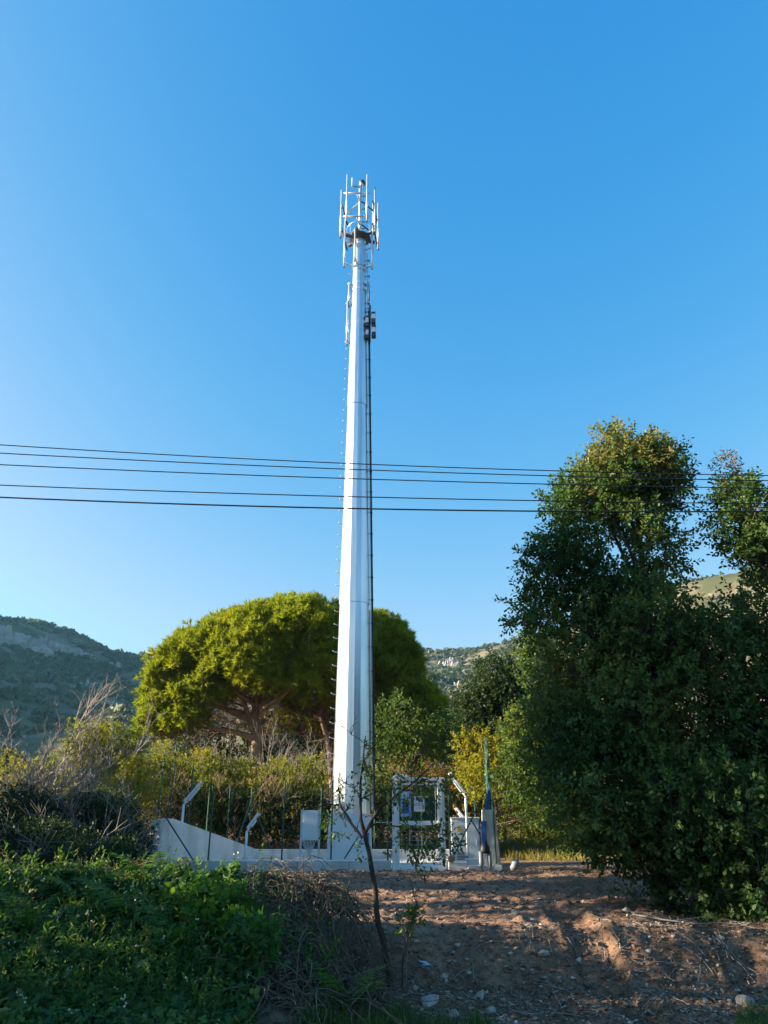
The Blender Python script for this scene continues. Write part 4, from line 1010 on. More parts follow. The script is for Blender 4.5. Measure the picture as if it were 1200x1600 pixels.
for j in range(4):
    q = R(45 + 90 * j); MB().tube([(MX + .5 * math.cos(q), MY + .5 * math.sin(q), zc + .02), (MX + .5 * math.cos(q), MY + .5 * math.sin(q), zc + .42)], .010, 6).build('hoop_post', M['steel'], mast)
zt_ = zpy(291)
MB().tube([(MX - .02, MY, zc + .05), (MX - .02, MY, zt_)], .055, 12).build('top_pole', M['steel'], mast, True)
for j in range(6):
    MB().bar((MX + .05, MY - .01, zc + .5 + .32 * j), (MX + .24, MY - .04, zc + .5 + .32 * j), .022, .022).build('pole_step', M['dsteel'], mast)
bc = thing('beacon', (MX, MY, zt_), 'x', 'x'); del bc['label']; del bc['category']; bc.parent = mast; bc.location = -mast.location
def bch(mb_, nm, m): o = mb_.build(nm, M[m], None, True); o.parent = bc
bch(MB().tube([(MX - .01, MY, zt_), (MX + .03, MY, zt_ + .10)], [.06, .10], 12), 'beacon_base', 'white')
bch(MB().tube([(MX + .03, MY, zt_ + .10), (MX + .045, MY, zt_ + .14), (MX + .06, MY, zt_ + .20), (MX + .07, MY, zt_ + .26), (MX + .08, MY, zt_ + .29)], [.11, .135, .13, .09, .02], 14), 'beacon_lens', 'dsteel')
# antenna pipes and brackets
def vpipe(px, py0, py1, Y, r=.034):
    t0, t1 = at(px, py0, Y), at(px, py1, Y)
    MB().tube([(t0[0], Y, t1[2]), (t0[0], Y, t0[2])], r, 10).build('mounting_pipe', M['steel'], mast, True)
    MB().tube([(t0[0], Y, t1[2] - .05), (t0[0], Y, t1[2] - .002)], r * .9, 10).build('pipe_cap', M['dsteel'], mast)
    return np.array((t0[0], Y, t1[2])), np.array((t0[0], Y, t0[2]))
def xbar(a_, b_, r=.035, m='steel'): MB().tube([a_, b_], r, 8).build('crossbar', M[m], mast, True)
pf = [vpipe(543, 273, 345, 21.45), vpipe(574, 273, 345, 21.45)]
pl_ = [vpipe(534, 297, 370, 22.3), vpipe(540.5, 320, 396, 22.9)]
pr_ = [vpipe(586, 293, 362, 22.15), vpipe(591, 317, 389, 22.85), vpipe(583, 318, 395, 22.9)]
def lerp(pp, f): return pp[0] * (1 - f) + pp[1] * f
for f in (.12, .62):
    A_, B_ = lerp(pf[0], f), lerp(pf[1], f); e = unit(B_ - A_) * .12
    xbar(A_ - e + (0, .06, 0), B_ + e + (0, .06, 0)); mid = (A_ + B_) / 2 + (0, .06, 0); xbar(mid, (MX - .02, MY, mid[2]), .03)
    A_, B_ = lerp(pl_[0], f), lerp(pl_[1], f); e = unit(B_ - A_) * .12
    xbar(A_ - e + (.06, 0, 0), B_ + e + (.06, 0, 0), .035, 'dsteel'); mid = (A_ + B_) / 2 + (.06, 0, 0); xbar(mid, (MX - .02, MY, mid[2] + .1), .03)
    A_, B_ = lerp(pr_[0], f), lerp(pr_[1], f); e = unit(B_ - A_) * .12
    xbar(A_ - e - (.06, 0, 0), B_ + e - (.06, 0, 0), .035, 'dsteel'); mid = (A_ + B_) / 2 - (.06, 0, 0); xbar(mid, (MX - .02, MY, mid[2] + .1), .03, 'dsteel')
# aerial stub left of the pole top
s0 = at(550, 291, 21.95); xbar((MX - .02, MY, s0[2]), (s0[0], 21.95, s0[2]), .018, 'dsteel'); MB().tube([(s0[0], 21.95, s0[2]), (s0[0], 21.95, s0[2] + .42)], .02, 8).build('aerial', M['white'], mast, True)
# lower ring of pipes on arms
for (px, py0, py1, Y) in [(539, 352, 416, 21.7), (555, 357, 407, 21.45), (581.5, 366, 419, 21.75)]:
    lo_, hi_ = vpipe(px, py0, py1, Y, .03)
    for f in (.08, .62): 
        q = lerp((lo_, hi_), f); MB().bar(q, (MX + (q[0] - MX) * .30, MY - .05, q[2] + .03), .06, .05).build('bracket_arm', M['steel'], mast)
for (px, py0, py1, Y) in [(546, 441, 478, 21.9), (543.5, 470, 538, 21.9), (575.5, 442, 474, 21.9)]:
    lo_, hi_ = vpipe(px, py0, py1, Y, .035)
    for f in (.06, .94):
        q = lerp((lo_, hi_), f); MB().bar(q + (-.06 if px < 560 else .06, 0, 0), (MX + (q[0] - MX) * .5, MY, q[2]), .05, .05).build('bracket_arm', M['steel'], mast)
# radio units on the right
for (px, py) in [(583.5, 496), (584, 517), (573.5, 502), (573.5, 521)]:
    c = at(px, py, 21.85); u = thing('radio_unit', c, 'x', 'x'); del u['label']; del u['category']; u.parent = mast; u.location = -mast.location
    def rb(lo, hi, nm, m):
        o = MB().box(c + np.array(lo), c + np.array(hi)).build(nm, M[m], None, bevel=.01); o.parent = u
    w = .066 if px > 580 else .05
    rb((-w, -.08, -.09), (w, .10, .11), 'body', 'white'); rb((-w - .01, -.09, .112), (w + .01, .11, .19), 'top_cap', 'dsteel'); rb((-w - .012, -.09, -.26), (w + .012, .11, -.092), 'heat_sink', 'dsteel')
q = at(578, 508, 21.9); MB().tube([q - (0, 0, .75), q + (0, 0, .85)], .035, 10).build('mounting_pipe', M['dsteel'], mast, True)
for dz in (-.6, .0, .6): MB().bar(q + (0, 0, dz), (MX + .15, MY, q[2] + dz), .06, .06).build('bracket_arm', M['dsteel'], mast)

# ------------------------------------------------------------------ overhead cables
WR = [((0, 695), (880, 736), (1200, 743), 'topmost overhead cable crossing in front of the mast'), ((0, 708), (880, 744), (1200, 751), 'second overhead cable from the top'),
      ((0, 726), (880, 757), (1200, 763), 'middle overhead cable of the five'), ((0, 758), (880, 783), (1200, 787), 'second overhead cable from the bottom'), ((0, 777), (880, 799), (1200, 799), 'lowest and thickest overhead cable')]
for j, (a_, m_, b_, lab) in enumerate(WR):
    Y = 10.2 - .12 * j
    A_, C_, B_ = at(*a_, Y), at(*m_, Y), at(*b_, Y)
    cf = np.polyfit([A_[0], C_[0], B_[0]], [A_[2], C_[2], B_[2]], 2)
    xs = np.linspace(-22, 22, 60); zc_ = np.polyval(cf, xs)
    o = tubes_obj('overhead_cable', [(np.stack([xs, np.full(60, Y), zc_], -1), np.full(60, .0085 if j < 4 else .0115))], M['wire'], None, 6)
    tag(o, lab, 'cable', 'overhead cables')

# ------------------------------------------------------------------ foreground: brambles, ferns, dry vines
def scatter_xy(n, poly):
    poly = np.asarray(poly, float); lo, hi = poly.min(0), poly.max(0); out = []
    while sum(len(o) for o in out) < n:
        p = rng.uniform(lo, hi, (n * 2, 2)); ins = np.zeros(len(p), bool); j = len(poly) - 1
        for i in range(len(poly)):
            xi, yi = poly[i]; xj, yj = poly[j]
            c = ((yi > p[:, 1]) != (yj > p[:, 1])) & (p[:, 0] < (xj - xi) * (p[:, 1] - yi) / (yj - yi + 1e-12) + xi); ins ^= c; j = i
        out.append(p[ins])
    return np.concatenate(out)[:n]
BRP = [(-6.5, 7.6), (-1.15, 7.6), (-1.3, 9.0), (-1.7, 10.0), (-2.0, 10.9), (-2.4, 11.6), (-4.2, 12.4), (-7.5, 13.2)]
def bramble_h(x, y):
    return (.29 + .24 * fbm2(x, y, .75, 2, 201) + .15 * fbm2(x, y, 2.6, 2, 202) + .16 * np.maximum(noise2(x, y, 4.2, 204), 0)) * np.clip(.55 + .45 * smooth(y, 8, 9.5), 0, 1) * (1 - .75 * smooth(y, 10.0, 11.8))
xy = scatter_xy(31000, BRP); x, y = xy.T
h = np.clip(bramble_h(x, y), .1, .9) * rng.beta(3.2, 1.1, len(x)) + .09 * rng.random(len(x)) * (noise2(x, y, 3, 205) > .2)
P = np.stack([x, y, ground_z(x, y) + h], -1)
gxx = (bramble_h(x + .05, y) - bramble_h(x - .05, y)) / .1; gyy = (bramble_h(x, y + .05) - bramble_h(x, y - .05)) / .1
nrm_ = unit(np.stack([-gxx, -gyy - .35, np.ones_like(x)], -1) + .65 * rng.normal(size=P.shape))
f = unit(np.cross(nrm_, rdir(len(P))))
PP, DD, NN, SS, vv = [], [], [], [], []
bv = np.clip(.5 + .5 * noise2(x, y, 1.6, 207) * .8 + .32 * rng.normal(size=len(x)), 0, .92)
bv = np.where(rng.random(len(x)) < .018, 1.0, bv)
sz = .062 * rng.uniform(.45, 1.4, len(x)) * (1 + .75 * noise2(x, y, 1.1, 209))
for ang in (0, 1.25, -1.25):
    d_ = f * math.cos(ang) + np.cross(nrm_, f) * math.sin(ang)
    PP.append(P); DD.append(d_ + nrm_ * -.15); NN.append(nrm_); SS.append(sz * (1 if ang == 0 else .8)); vv.append(bv)
o = leaves_obj('bramble_thicket', np.concatenate(PP), np.concatenate(DD), np.concatenate(NN), np.concatenate(SS), T_OAKF * np.array((1, 1.25, 1)), M['bramble'], None, np.concatenate(vv))
tag(o, 'dense dark green bramble thicket covering the bank at lower left', 'brambles', kind='stuff')
# pale seed heads and stems over the brambles
paths = []; fp = []
xy = scatter_xy(170, BRP); 
for (x_, y_) in xy:
    z_ = float(ground_z(np.array(x_), np.array(y_))) + float(np.clip(bramble_h(np.array(x_), np.array(y_)), .1, .9))
    p1 = np.array((x_ + rng.normal() * .06, y_ + rng.normal() * .06, z_ + rng.uniform(.02, .16)))
    paths.append((curve((x_, y_, z_ - .3), p1, 0, .06, 5), np.linspace(.004, .002, 5)))
    fp.append(p1 + rng.normal(size=(rng.integers(2, 6), 3)) * .018)
root = tag(tubes_obj('wildflower_stems', paths, M['drytwig'], None, 3), 'thin dry stems with pale seed heads above the brambles', 'stems', kind='stuff')
fp = np.concatenate(fp)
leaves_obj('seed_heads', fp, rdir(len(fp)), rdir(len(fp)), np.full(len(fp), .026), T_DIA * np.array((1, 1.6, 1)), M['flower'], root)

def weeds(name, n, poly, hmin, hmax, k, leaf, T, mat, label, lift=.5):
    xy = scatter_xy(n, poly); x, y = xy.T
    b_ = np.stack([x, y, ground_z(x, y) + np.clip(bramble_h(x, y), .05, .9) * lift], -1)
    O_ = unit(np.stack([rng.normal(size=n) * .3, rng.normal(size=n) * .3 - .1, np.ones(n)], -1)); L_ = rng.uniform(hmin, hmax, n)
    q, D_, N_, S_ = sprays(b_, O_, k, L_, leaf, T, .2)
    st = tag(tubes_obj(name, [(curve(b_[i], b_[i] + O_[i] * L_[i], 0, .04, 4), np.linspace(.004, .0015, 4)) for i in range(n)], M['vinegreen'], None, 3), label, 'weeds', kind='stuff')
    st.data.attributes.new('var', 'FLOAT', 'FACE')
    tag(leaves_obj('leaves', q, D_, N_, S_, T, M[mat], st), kind='stuff')
weeds('lance_leaved_weeds', 420, [(-5.5, 8.0), (-1.3, 8.0), (-1.9, 10.8), (-5.5, 12.2)], .22, .48, 11, .085, T_LEAF * np.array((1, .55, 1)), 'fern', 'upright narrow leaved weeds growing through the brambles')
weeds('grey_green_weeds', 260, [(-3.8, 8.0), (-1.5, 8.0), (-1.7, 9.4), (-3.4, 9.2)], .18, .40, 14, .035, T_LEAF, 'bramble', 'small leaved grey green weeds low on the bramble bank')
weeds('brown_dock_stalks', 90, [(-4.6, 10.6), (-2.6, 10.6), (-2.6, 11.4), (-4.6, 11.6)], .25, .45, 16, .03, T_LEAF, 'litter', 'reddish brown dry stalks along the top of the brambles')

def frond_mesh(L, seed):
    m = 18; t_ = np.linspace(0, 1, m)
    ax_ = np.stack([t_ * L * .92, 0 * t_, L * (.55 * t_ - .50 * t_ ** 2.2)], -1)
    V, s, Lp = tubes_np([(ax_, np.linspace(.005, .0015, m))], 3)
    k = np.arange(2, 21) / 21.; base = np.stack([np.interp(k, t_, ax_[:, c]) for c in range(3)], -1)
    ln = L * .30 * np.sin(np.clip((1 - k) * 1.15 + .05, 0, 1) * np.pi * .5) * (.35 + .65 * smooth(k, 0, .22))
    P_, D_, N_, S_, W_ = [], [], [], [], []
    for sgn in (-1, 1):
        d_ = np.stack([np.full_like(k, .42), sgn * np.ones_like(k), -.18 + 0 * k], -1)
        P_.append(base); D_.append(d_ + .06 * rng.normal(size=d_.shape)); N_.append(np.tile((0, 0, 1.), (len(k), 1)) + .25 * rng.normal(size=d_.shape)); S_.append(ln); W_.append(L * .062 * (.4 + .6 * (1 - k)))
    V2, s2, L2 = leaves_np(np.concatenate(P_), np.concatenate(D_), np.concatenate(N_), np.concatenate(S_), np.array([(0, .25, 0), (.3, .5, .02), (1, 0, -.08), (.3, -.5, .02), (0, -.25, 0)]), np.concatenate(W_))
    V2 = V2 + rng.normal(size=V2.shape) * .002
    var = np.concatenate([np.full(len(s), .3), np.clip(.45 + .25 * rng.normal(size=len(s2)), 0, 1)])
    return mesh_np('frond', np.vstack([V, V2]), np.concatenate([s, s2]), np.concatenate([Lp, L2 + len(V)]), M['fern'], var)
FR = [frond_mesh(.62, 1), frond_mesh(.78, 2), frond_mesh(.5, 3)]
FERNS = [(175, 11.6, 'tall fern in front of the dark thicket, left of the wing wall'), (75, 11.2, 'fern at the upper left of the bramble bank'), (235, 11.0, 'fern below the wing wall'), (205, 9.6, 'fern in the middle of the bramble bank'),
         (310, 10.2, 'fern right of the bramble bank near the dry vines'), (40, 9.4, 'fern at the left edge of the bramble bank'), (262, 9.0, 'fern with yellowish fronds low in the bramble bank'), (120, 10.2, 'fern among the left brambles below the tall fern'),
         (352, 10.0, 'fern at the upper right end of the brambles'), (545, 8.9, 'small fern at the foot of the dry vine heap')]
for j, (px, Y, lab) in enumerate(FERNS):
    b = gp(px, Y); b[2] += float(np.clip(bramble_h(b[0], b[1]), .1, .6)) * (.55 if j < 9 else .1)
    f_ = thing('fern', b, lab, 'fern', 'ferns on the bank')
    for q in range(6 if j else 8):
        o = add('frond', FR[rng.integers(3)]); o.parent = f_
        o.rotation_euler = (rng.normal() * .15, rng.uniform(-.75, -.2), q * 1.05 + rng.uniform(-.3, .3)); o.scale = [rng.uniform(.75, 1.15) * (1.35 if j == 0 else 1.15)] * 3

# brighter climbing leaves at the edge of the brambles
b = gp(385, 9.9); b[2] += .2
leafy('climbing_vine', 'bright green broad leaved climber between brambles and dry vines', 'plant', b, [lobe(335, 1440, 9.7, 42, 40), lobe(370, 1490, 9.3, 36, 40), lobe(300, 1420, 9.9, 30, 25)], 420, 'vinegreen', 5, .2, .095, T_LEAF * np.array((1, 1.5, 1)), None, .01, 8, gap=.4, gfreq=2.5, seed=301, crown='foliage')
b = gp(405, 9.2); b[2] += .1
leafy('climbing_vine', 'blue green leafy shoots hanging over the left of the dry vines', 'plant', b, [lobe(390, 1490, 9.0, 28, 32), lobe(360, 1560, 8.8, 40, 36)], 260, 'bramble', 5, .2, .08, T_LEAF * np.array((1, 1.4, 1)), None, .01, 8, gap=.4, gfreq=2.5, seed=303, crown='foliage')

# dry vine heap
VP_ = [(-1.95, 10.9), (-1.0, 11.1), (-.45, 10.9), (-.05, 10.3), (.05, 9.4), (-.35, 8.6), (-1.3, 8.5), (-1.6, 9.4)]
paths = []
def heap_z(x, y): 
    return ground_z(x, y, False) + .42 * np.exp(-((x + .85) / .75) ** 2 - ((y - 10.2) / .9) ** 2) + .10
for j in range(950):
    p = scatter_xy(1, VP_)[0]; m = 9; a = rng.uniform(0, 6.28); L_ = rng.uniform(.3, 1.4)
    pts = []; hh = rng.uniform(-.22, .10); bend = rng.normal() * 3.0; amp = rng.normal() * .16 + .06
    drop = rng.random() < .55
    for s in np.linspace(0, 1, m):
        pts.append((p[0], p[1], float(heap_z(np.array(p[0]), np.array(p[1]))) + hh + amp * math.sin(s * math.pi)))
        p = p + np.array((math.cos(a), math.sin(a) * (1 if not drop else .6) - (.7 if drop else 0))) * L_ / m; a += bend / m + rng.normal() * .25
    paths.append((np.array(pts) + rng.normal(size=(m, 3)) * .008, np.linspace(rng.choice([.0035, .005, .007, .011]), .0025, m)))
o = tubes_obj('dry_vine_heap', paths, M['drytwig'], None, 4); tag(o, 'heap of tangled dry grey vine stems at bottom centre left', 'vines', kind='stuff')
xy = scatter_xy(4200, VP_); x, y = xy.T
P = np.stack([x, y, heap_z(x, y) + rng.uniform(-.18, .06, len(x))], -1)
o = leaves_obj('dry_vine_leaves', P, rdir(len(P)), unit(rdir(len(P)) + (0, 0, .5)), rng.uniform(.02, .05, len(P)), T_LEAF, M['litter']); tag(o, 'small withered leaves caught in the dry vine heap', 'leaves', kind='stuff')
weeds('bindweed_shoots', 120, [(-1.7, 9.0), (-.5, 9.0), (-.5, 10.4), (-1.7, 10.6)], .15, .40, 7, .05, T_LEAF, 'vinegreen', 'green bindweed shoots climbing the dry vine heap', .9)
# green weeds at the foot of the heap
xy = np.vstack([scatter_xy(1500, [(-.9, 8.3), (.35, 8.3), (.25, 9.0), (-.6, 9.1)]), scatter_xy(900, [(3.25, 8.2), (4.6, 8.2), (4.6, 9.1), (3.6, 8.9)]), scatter_xy(500, [(.3, 8.2), (1.2, 8.2), (1.0, 8.6), (.3, 8.6)])]); x, y = xy.T
keep = noise2(x, y, 3.0, 401) > -.25; x, y = x[keep], y[keep]
P = np.stack([x, y, ground_z(x, y)], -1)
o = leaves_obj('grass_tufts', P, unit(np.stack([rng.normal(size=len(x)) * .5, rng.normal(size=len(x)) * .5, np.ones(len(x))], -1)), rdir(len(x)), rng.uniform(.08, .24, len(x)), T_BLADE, M['bramble'], None, None, np.full(len(x), .010))
tag(o, 'short green weeds along the bottom edge of the photo', 'grass', kind='stuff')
# grass strip behind right
xy = scatter_xy(9000, [(3.6, 24.2), (9.5, 22.5), (11.5, 31), (4.2, 31)]); x, y = xy.T
P = np.stack([x, y, ground_z(x, y)], -1)
o = leaves_obj('grass_strip', P, unit(np.stack([rng.normal(size=len(x)) * .4, rng.normal(size=len(x)) * .4, np.ones(len(x))], -1)), rdir(len(x)), rng.uniform(.12, .38, len(x)), T_BLADE, M['grass'], None, None, np.full(len(x), .022))
tag(o, 'yellow green grass strip beyond the earth right of the pillar', 'grass', kind='stuff')

# ------------------------------------------------------------------ small trees in front
b = gp(612, 9.75, -.08)
root = thing('oak_sapling', b, 'thin dark crooked oak sapling in front of the mast foot', 'tree')
Ys = 9.75
def path(pts, r0, r1, Y=Ys, m=16, jit=.006):
    p = np.array([at(px, py, Y + dy) for px, py, dy in pts]); t_ = np.linspace(0, len(p) - 1, m)
    # smooth through the points
    q = np.stack([np.interp(t_, np.arange(len(p)), p[:, c]) for c in range(3)], -1)
    q[1:-1] = (q[:-2] + 2 * q[1:-1] + q[2:]) / 4
    return (q + rng.normal(size=q.shape) * jit, np.linspace(r0, r1, m))
tr = path([(612, 1560, 0), (606, 1500, 0), (590, 1440, 0), (584, 1370, 0), (572, 1315, 0), (563, 1280, 0), (562, 1240, 0), (566, 1200, 0), (570, 1150, 0)], .062, .012, m=22)
tr[1][:] = np.interp(np.linspace(0, 1, 22), [0, .25, .5, .62, 1], [.037, .031, .026, .020, .006])
paths = [tr]
LB = [([(570, 1305, 0), (585, 1275, -.1), (600, 1255, -.25), (622, 1243, -.4), (655, 1215, -.5), (678, 1190, -.5)], .026, .006), ([(566, 1310, 0), (545, 1280, .1), (532, 1260, .15), (528, 1240, .2), (531, 1205, .2)], .022, .005),
      ([(534, 1262, .15), (515, 1255, .2), (490, 1262, .2), (460, 1258, .2), (430, 1248, .2)], .012, .004), ([(568, 1300, 0), (590, 1285, -.2), (612, 1290, -.5), (650, 1296, -.7), (690, 1305, -.8)], .018, .005),
      ([(571, 1276, 0), (585, 1272, -.1), (597, 1285, -.15), (600, 1302, -.2)], .014, .005), ([(562, 1250, 0), (590, 1235, -.2), (620, 1232, -.3), (650, 1235, -.4)], .010, .004), ([(566, 1195, 0), (580, 1172, -.1), (596, 1150, -.1)], .009, .004),
      ([(569, 1160, 0), (548, 1145, .1), (535, 1135, .1)], .006, .003), ([(562, 1240, 0), (545, 1225, .1), (520, 1212, .1), (495, 1210, .1)], .008, .003), ([(531, 1258, .1), (540, 1275, 0), (556, 1300, -.05)], .010, .006),
      ([(655, 1215, -.5), (690, 1225, -.6), (705, 1240, -.6)], .006, .003)]
for pts, r0, r1 in LB:
    p = path(pts, r0 * .8, r1 * .8, m=12); paths.append(p)
    for j in range(5):
        s = rng.integers(4, 12); e = p[0][s] + unit(rng.normal(size=3) + (0, 0, .3)) * rng.uniform(.1, .3)
        paths.append((curve(p[0][s], e, .1, .12, 5), np.linspace(.005, .002, 5)))
tubes_obj('trunk', paths, M['darkbark'], root, 8)
LF = [lobe(650, 1312, 9.05, 34, 26, 20), lobe(690, 1318, 8.95, 26, 22, 18), lobe(668, 1342, 9.0, 16, 9, 8), lobe(640, 1230, 9.3, 30, 18, 18), lobe(690, 1232, 9.15, 22, 14, 16), lobe(580, 1190, 9.65, 20, 34, 15), lobe(550, 1240, 9.85, 14, 16, 10),
      lobe(525, 1290, 9.9, 14, 20, 8), lobe(555, 1330, 9.7, 6, 12, 5), lobe(630, 1262, 9.25, 26, 12, 16), lobe(600, 1225, 9.5, 22, 16, 14)]
P, d = shell_points(LF, 250, .45, .3, .42, 5, 501)
O = unit(d + rng.normal(size=d.shape) * .6); bs, D_, N_, S_ = sprays(P, O, 6, np.full(len(P), .13), .062, T_OAK)
leaves_obj('foliage', bs, D_, N_, S_, T_OAK, M['oak'], root)

b = gp(632, 9.5, -.05)
root = thing('oak_seedling', b, 'tiny sapling with one leafy tuft right of the dark trunk', 'tree')
p = path([(628, 1545, 0), (630, 1500, 0), (637, 1460, 0), (650, 1425, 0), (649, 1400, 0), (640, 1370, 0)], .011, .004, 9.5, 14, .004); tubes_obj('trunk', [p, (p[0][8:12] + (.02, 0, 0), p[1][8:12] * .5)], M['darkbark'], root, 6)
P, d = shell_points([lobe(648, 1434, 9.5, 15, 10, 12), lobe(636, 1446, 9.5, 12, 12, 10)], 46, .5, .3, 0, 1, 505)
bs, D_, N_, S_ = sprays(P, unit(d + (0, 0, .3)), 6, np.full(len(P), .07), .055, T_OAK); leaves_obj('foliage', bs, D_, N_, S_, T_OAK, M['oak_far'], root)

# ------------------------------------------------------------------ stones, litter and twigs on the earth
t_ = (1 + 5 ** .5) / 2
ICO_V = unit(np.array([(-1,t_,0),(1,t_,0),(-1,-t_,0),(1,-t_,0),(0,-1,t_),(0,1,t_),(0,-1,-t_),(0,1,-t_),(t_,0,-1),(t_,0,1),(-t_,0,-1),(-t_,0,1)]))
ICO_F = np.array([(0,11,5),(0,5,1),(0,1,7),(0,7,10),(0,10,11),(1,5,9),(5,11,4),(11,10,2),(10,7,6),(7,1,8),(3,9,4),(3,4,2),(3,2,6),(3,6,8),(3,8,9),(4,9,5),(2,4,11),(6,2,10),(8,6,7),(9,8,1)])
OCT_V = np.array([(1,0,0),(0,1,0),(-1,0,0),(0,-1,0),(0,0,1),(0,0,-1)], float); OCT_F = np.array([(0,1,4),(1,2,4),(2,3,4),(3,0,4),(1,0,5),(2,1,5),(3,2,5),(0,3,5)])
def stones_obj(name, xy, size, mat, sink=.3, var=None, fine=True):
    BV, BF = (ICO_V, ICO_F) if fine else (OCT_V, OCT_F); nv, nf = len(BV), len(BF)
    x, y = xy.T; n = len(x)
    sc = size[:, None] * rng.uniform(.5, 1.0, (n, 3)) * np.array((1, 1, .6))
    V = BV[None] * (1 + .28 * rng.normal(size=(n, nv, 1)).clip(-1.5, 1.5)) * sc[:, None]
    a = rng.uniform(0, 6.28, n); c, s = np.cos(a)[:, None], np.sin(a)[:, None]
    V = np.stack([V[..., 0] * c - V[..., 1] * s, V[..., 0] * s + V[..., 1] * c, V[..., 2]], -1)
    V = V + np.stack([x, y, ground_z(x, y) + sc[:, 2] * (1 - 2 * sink) * .6], -1)[:, None]
    L_ = (BF[None] + np.arange(n)[:, None, None] * nv).reshape(-1)
    v = np.repeat(rng.random(n) if var is None else var, nf)
    return add(name, mesh_np(name, V.reshape(-1, 3), np.full(n * nf, 3), L_, mat, v))
xy = np.vstack([scatter_xy(16000, [(-2.2, 11.2), (-.2, 10.3), (.4, 8.0), (6.5, 8.0), (7.5, 13), (5.2, 19.4), (-4.6, 19.6), (-4, 15)]), scatter_xy(1500, [(-4, 18.4), (4.5, 18.4), (3.2, 19.6), (-4.4, 19.6)])])
xy = np.vstack([xy, scatter_xy(7000, [(.0, 8.2), (5.6, 8.2), (6.0, 10.8), (.0, 10.8)])])
sz = .008 + .040 * rng.random(len(xy)) ** 4.8
big = sz > .024
tag(stones_obj('stones', xy[big], sz[big], M['chip']), 'fist sized broken stones scattered over the bare earth', 'stones', kind='stuff')
o = stones_obj('gravel', xy[~big], sz[~big], M['chip'], fine=False); tag(o, 'small pale stone chips scattered over the bare earth', 'gravel', kind='stuff')
xy = scatter_xy(8000, [(.1, 8.0), (6.5, 8.0), (7.5, 13.5), (4.2, 13.0), (2.9, 11.2), (1.5, 10.4), (.2, 10.2)]); x, y = xy.T
P = np.stack([x, y, ground_z(x, y) + .012], -1)
o = leaves_obj('leaf_litter', P, unit(rdir(len(P)) * (1, 1, .3)), unit(rdir(len(P)) * .5 + (0, 0, 1)), rng.uniform(.02, .06, len(P)), T_LEAF, M['litter']); tag(o, 'dry fallen leaves on the dark earth at lower right', 'leaves', kind='stuff')
paths = []
xy = scatter_xy(520, [(.2, 8.1), (6.5, 8.1), (7.0, 13), (3.2, 12.0), (1.5, 10.4), (.2, 10.2)])
for p in xy:
    a = rng.uniform(0, 3.14); L_ = rng.uniform(.08, .5); tt = np.linspace(-.5, .5, 5)[:, None]
    q = np.concatenate([p[0] + math.cos(a) * L_ * tt + rng.normal(size=(5, 1)) * .012, p[1] + math.sin(a) * L_ * tt + rng.normal(size=(5, 1)) * .012], 1)
    paths.append((np.concatenate([q, ground_z(q[:, :1], q[:, 1:]) + .012 + .02 * rng.random((5, 1))], 1), np.linspace(.0045, .002, 5)))
o = tubes_obj('fallen_twigs', paths, M['deadwood'], None, 4); tag(o, 'thin broken twigs lying on the dark earth', 'twigs', kind='stuff')

def rock(px, py, w, h, label, Y):
    c = gp(px, Y); s = mpp(px, py, Y) * w / 2; sh = mpp(px, py, Y) * h / 2
    import bmesh
    bm = bmesh.new(); bmesh.ops.create_icosphere(bm, subdivisions=2, radius=1)
    V = np.array([v.co[:] for v in bm.verts]); seed = int(px * 7 + py)
    V = V * (1 + .42 * noise3(V * 1.3, seed) + .22 * noise3(V * 3.1, seed + 1) + .10 * noise3(V * 7, seed + 2))[:, None]
    # flat broken faces
    for q in range(12):
        nn = unit(rng.normal(size=3)); dd = V @ nn; lim = .50 + .22 * rng.random(); V = V - np.outer(np.maximum(dd - lim, 0), nn) * .95
    for v, co in zip(bm.verts, V): v.co = co * np.array((s, s * .9, sh * 1.15))
    me_ = bpy.data.meshes.new('rock'); bm.to_mesh(me_); bm.free(); me_.materials.append(M['rock'])
    o = add('rock', me_, None, c + (0, 0, sh * .15)); o.rotation_euler = (rng.uniform(-.35, .35), rng.uniform(-.35, .35), rng.uniform(-.6, .6)); tag(o, label, 'rock', 'pale rocks on the earth')
def gy_(py, px=900):
    """distance at which the sight line through px, py meets the ground"""
    Ys_ = np.linspace(7, 30, 900); P_ = np.array([at(px, py, q) for q in Ys_]); b_ = P_[:, 2] <= ground_z(P_[:, 0], P_[:, 1], False)
    return float(Ys_[np.argmax(b_)]) if b_.any() else 20.
for px, py, w, h, lab in [(846, 1492, 24, 14, 'pale flat rock on the dark earth below the track'), (1150, 1566, 40, 34, 'largest pale rock at the lower right beside the grass'), (745, 1560, 28, 16, 'grey rock at the bottom near the centre'),
                          (763, 1580, 26, 14, 'white rock at the bottom edge right of the grey rock'), (706, 1583, 22, 18, 'rough pale rock at the bottom left of the white rock'), (668, 1568, 40, 20, 'long grey brown rock near the bottom by the sapling'),
                          (692, 1532, 18, 12, 'small grey rock above the bottom rocks'), (805, 1432, 13, 13, 'small sunlit rock on the crest of the bank'), (868, 1484, 10, 7, 'small reddish stone beside the pale flat rock'),
                          (980, 1428, 14, 9, 'orange tinted stone right of the track'), (731, 1528, 12, 8, 'white stone in the lower middle of the earth'), (1010, 1490, 16, 7, 'thin pale stone in front of the oak'),
                          (808, 1574, 12, 8, 'small pale stone at the bottom right of centre'), (648, 1552, 14, 10, 'grey stone at the foot of the seedling'), (715, 1482, 14, 8, 'half buried pale stone under the bank')]:
    rock(px, py, w, h, lab, gy_(py + h * .3, px))
c = gp(665, gy_(1522, 665)); P = c + rng.normal(size=(7, 3)) * (.035, .02, .02) + (0, 0, .04)
mb = MB(); 
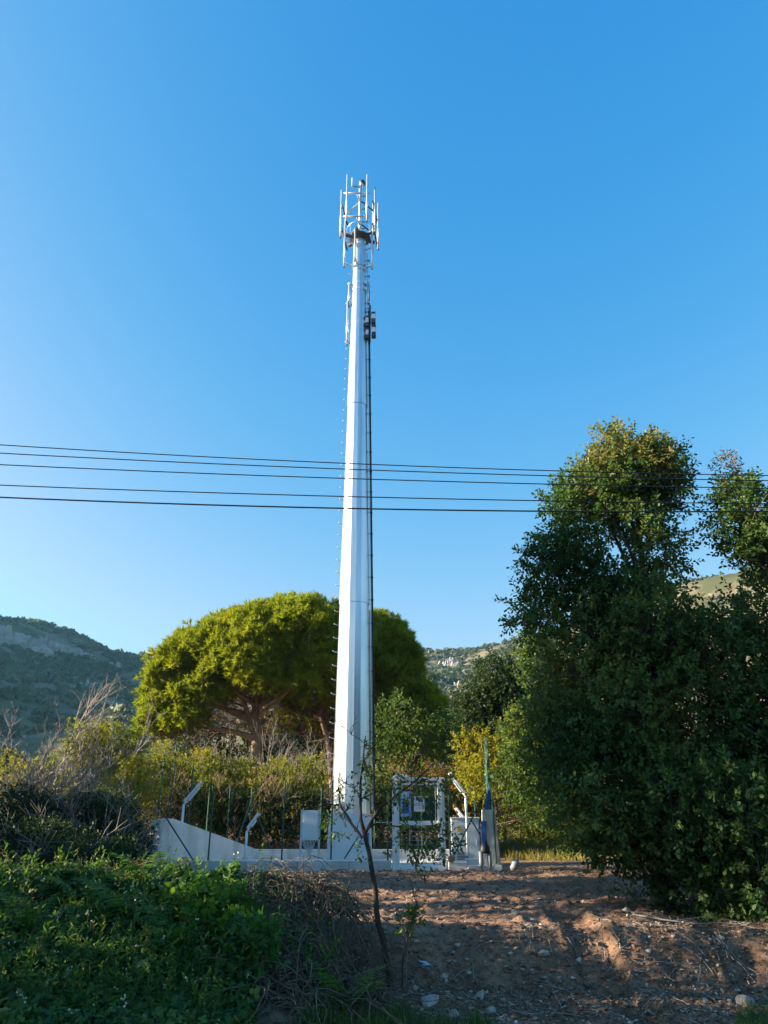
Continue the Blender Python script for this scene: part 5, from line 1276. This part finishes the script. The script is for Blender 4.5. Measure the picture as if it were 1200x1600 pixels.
for q in range(6):
    e = c + (0, 0, .02); mb.put([e + rng.normal(size=3) * .02, e + rng.normal(size=3) * .04 + (0, 0, .02), e + rng.normal(size=3) * .04 + (0, 0, .03), e + rng.normal(size=3) * .04 + (0, 0, .03)], [(0, 1, 2, 3)])
o = mb.build('plastic_scrap', M['plastic']); sm = o.modifiers.new('thick', 'SOLIDIFY'); sm.thickness = .004
tag(o, 'crumpled pale blue plastic scrap on the earth by the sapling', 'litter')
# fallen stick on the bank
p = path([(704, 1400, 0), (712, 1415, 0), (722, 1420, 0), (738, 1443, 0)], .008, .005, gy_(1420, 715), 8, .003); q = p[0]; q[:, 2] = np.maximum(q[:, 2], ground_z(q[:, 0], q[:, 1]) + .01)
o = tubes_obj('fallen_stick', [p], M['deadwood'], None, 6); tag(o, 'bent pale stick lying on the sunlit bank', 'stick')
q = [(990, 1440), (1040, 1448), (1090, 1455), (1130, 1446), (1170, 1455)]
pp = np.array([gp(px, gy_(py, px)) for px, py in q]) + (0, 0, .06); tt = np.linspace(0, 4, 14); pp = np.stack([np.interp(tt, np.arange(5), pp[:, c_]) for c_ in range(3)], -1)
o = tubes_obj('fallen_branch', [(pp, np.linspace(.011, .004, 14)), (pp[4:9] + np.linspace(0, 1, 5)[:, None] * np.array((.2, .2, .1)), np.linspace(.006, .003, 5))], M['deadwood'], None, 5); tag(o, 'long pale fallen branch on the ground under the oak', 'branch')

# ------------------------------------------------------------------ the air between here and the hill
mb = MB(); mb.box((-960, -960, -4), (960, 960, HZMAX + 3))
hz = bpy.data.materials.new('thin_haze'); hz.use_nodes = True; t = hz.node_tree; t.nodes.clear()
pv = t.nodes.new('ShaderNodeVolumePrincipled'); pv.inputs['Color'].default_value = (.26, .64, 1.0, 1); pv.inputs['Density'].default_value = HAZE; pv.inputs['Anisotropy'].default_value = .3
t.links.new(pv.outputs[0], t.nodes.new('ShaderNodeOutputMaterial').inputs['Volume'])
tag(mb.build('haze', hz), 'thin bluish evening air over the whole place', 'haze', kind='stuff')
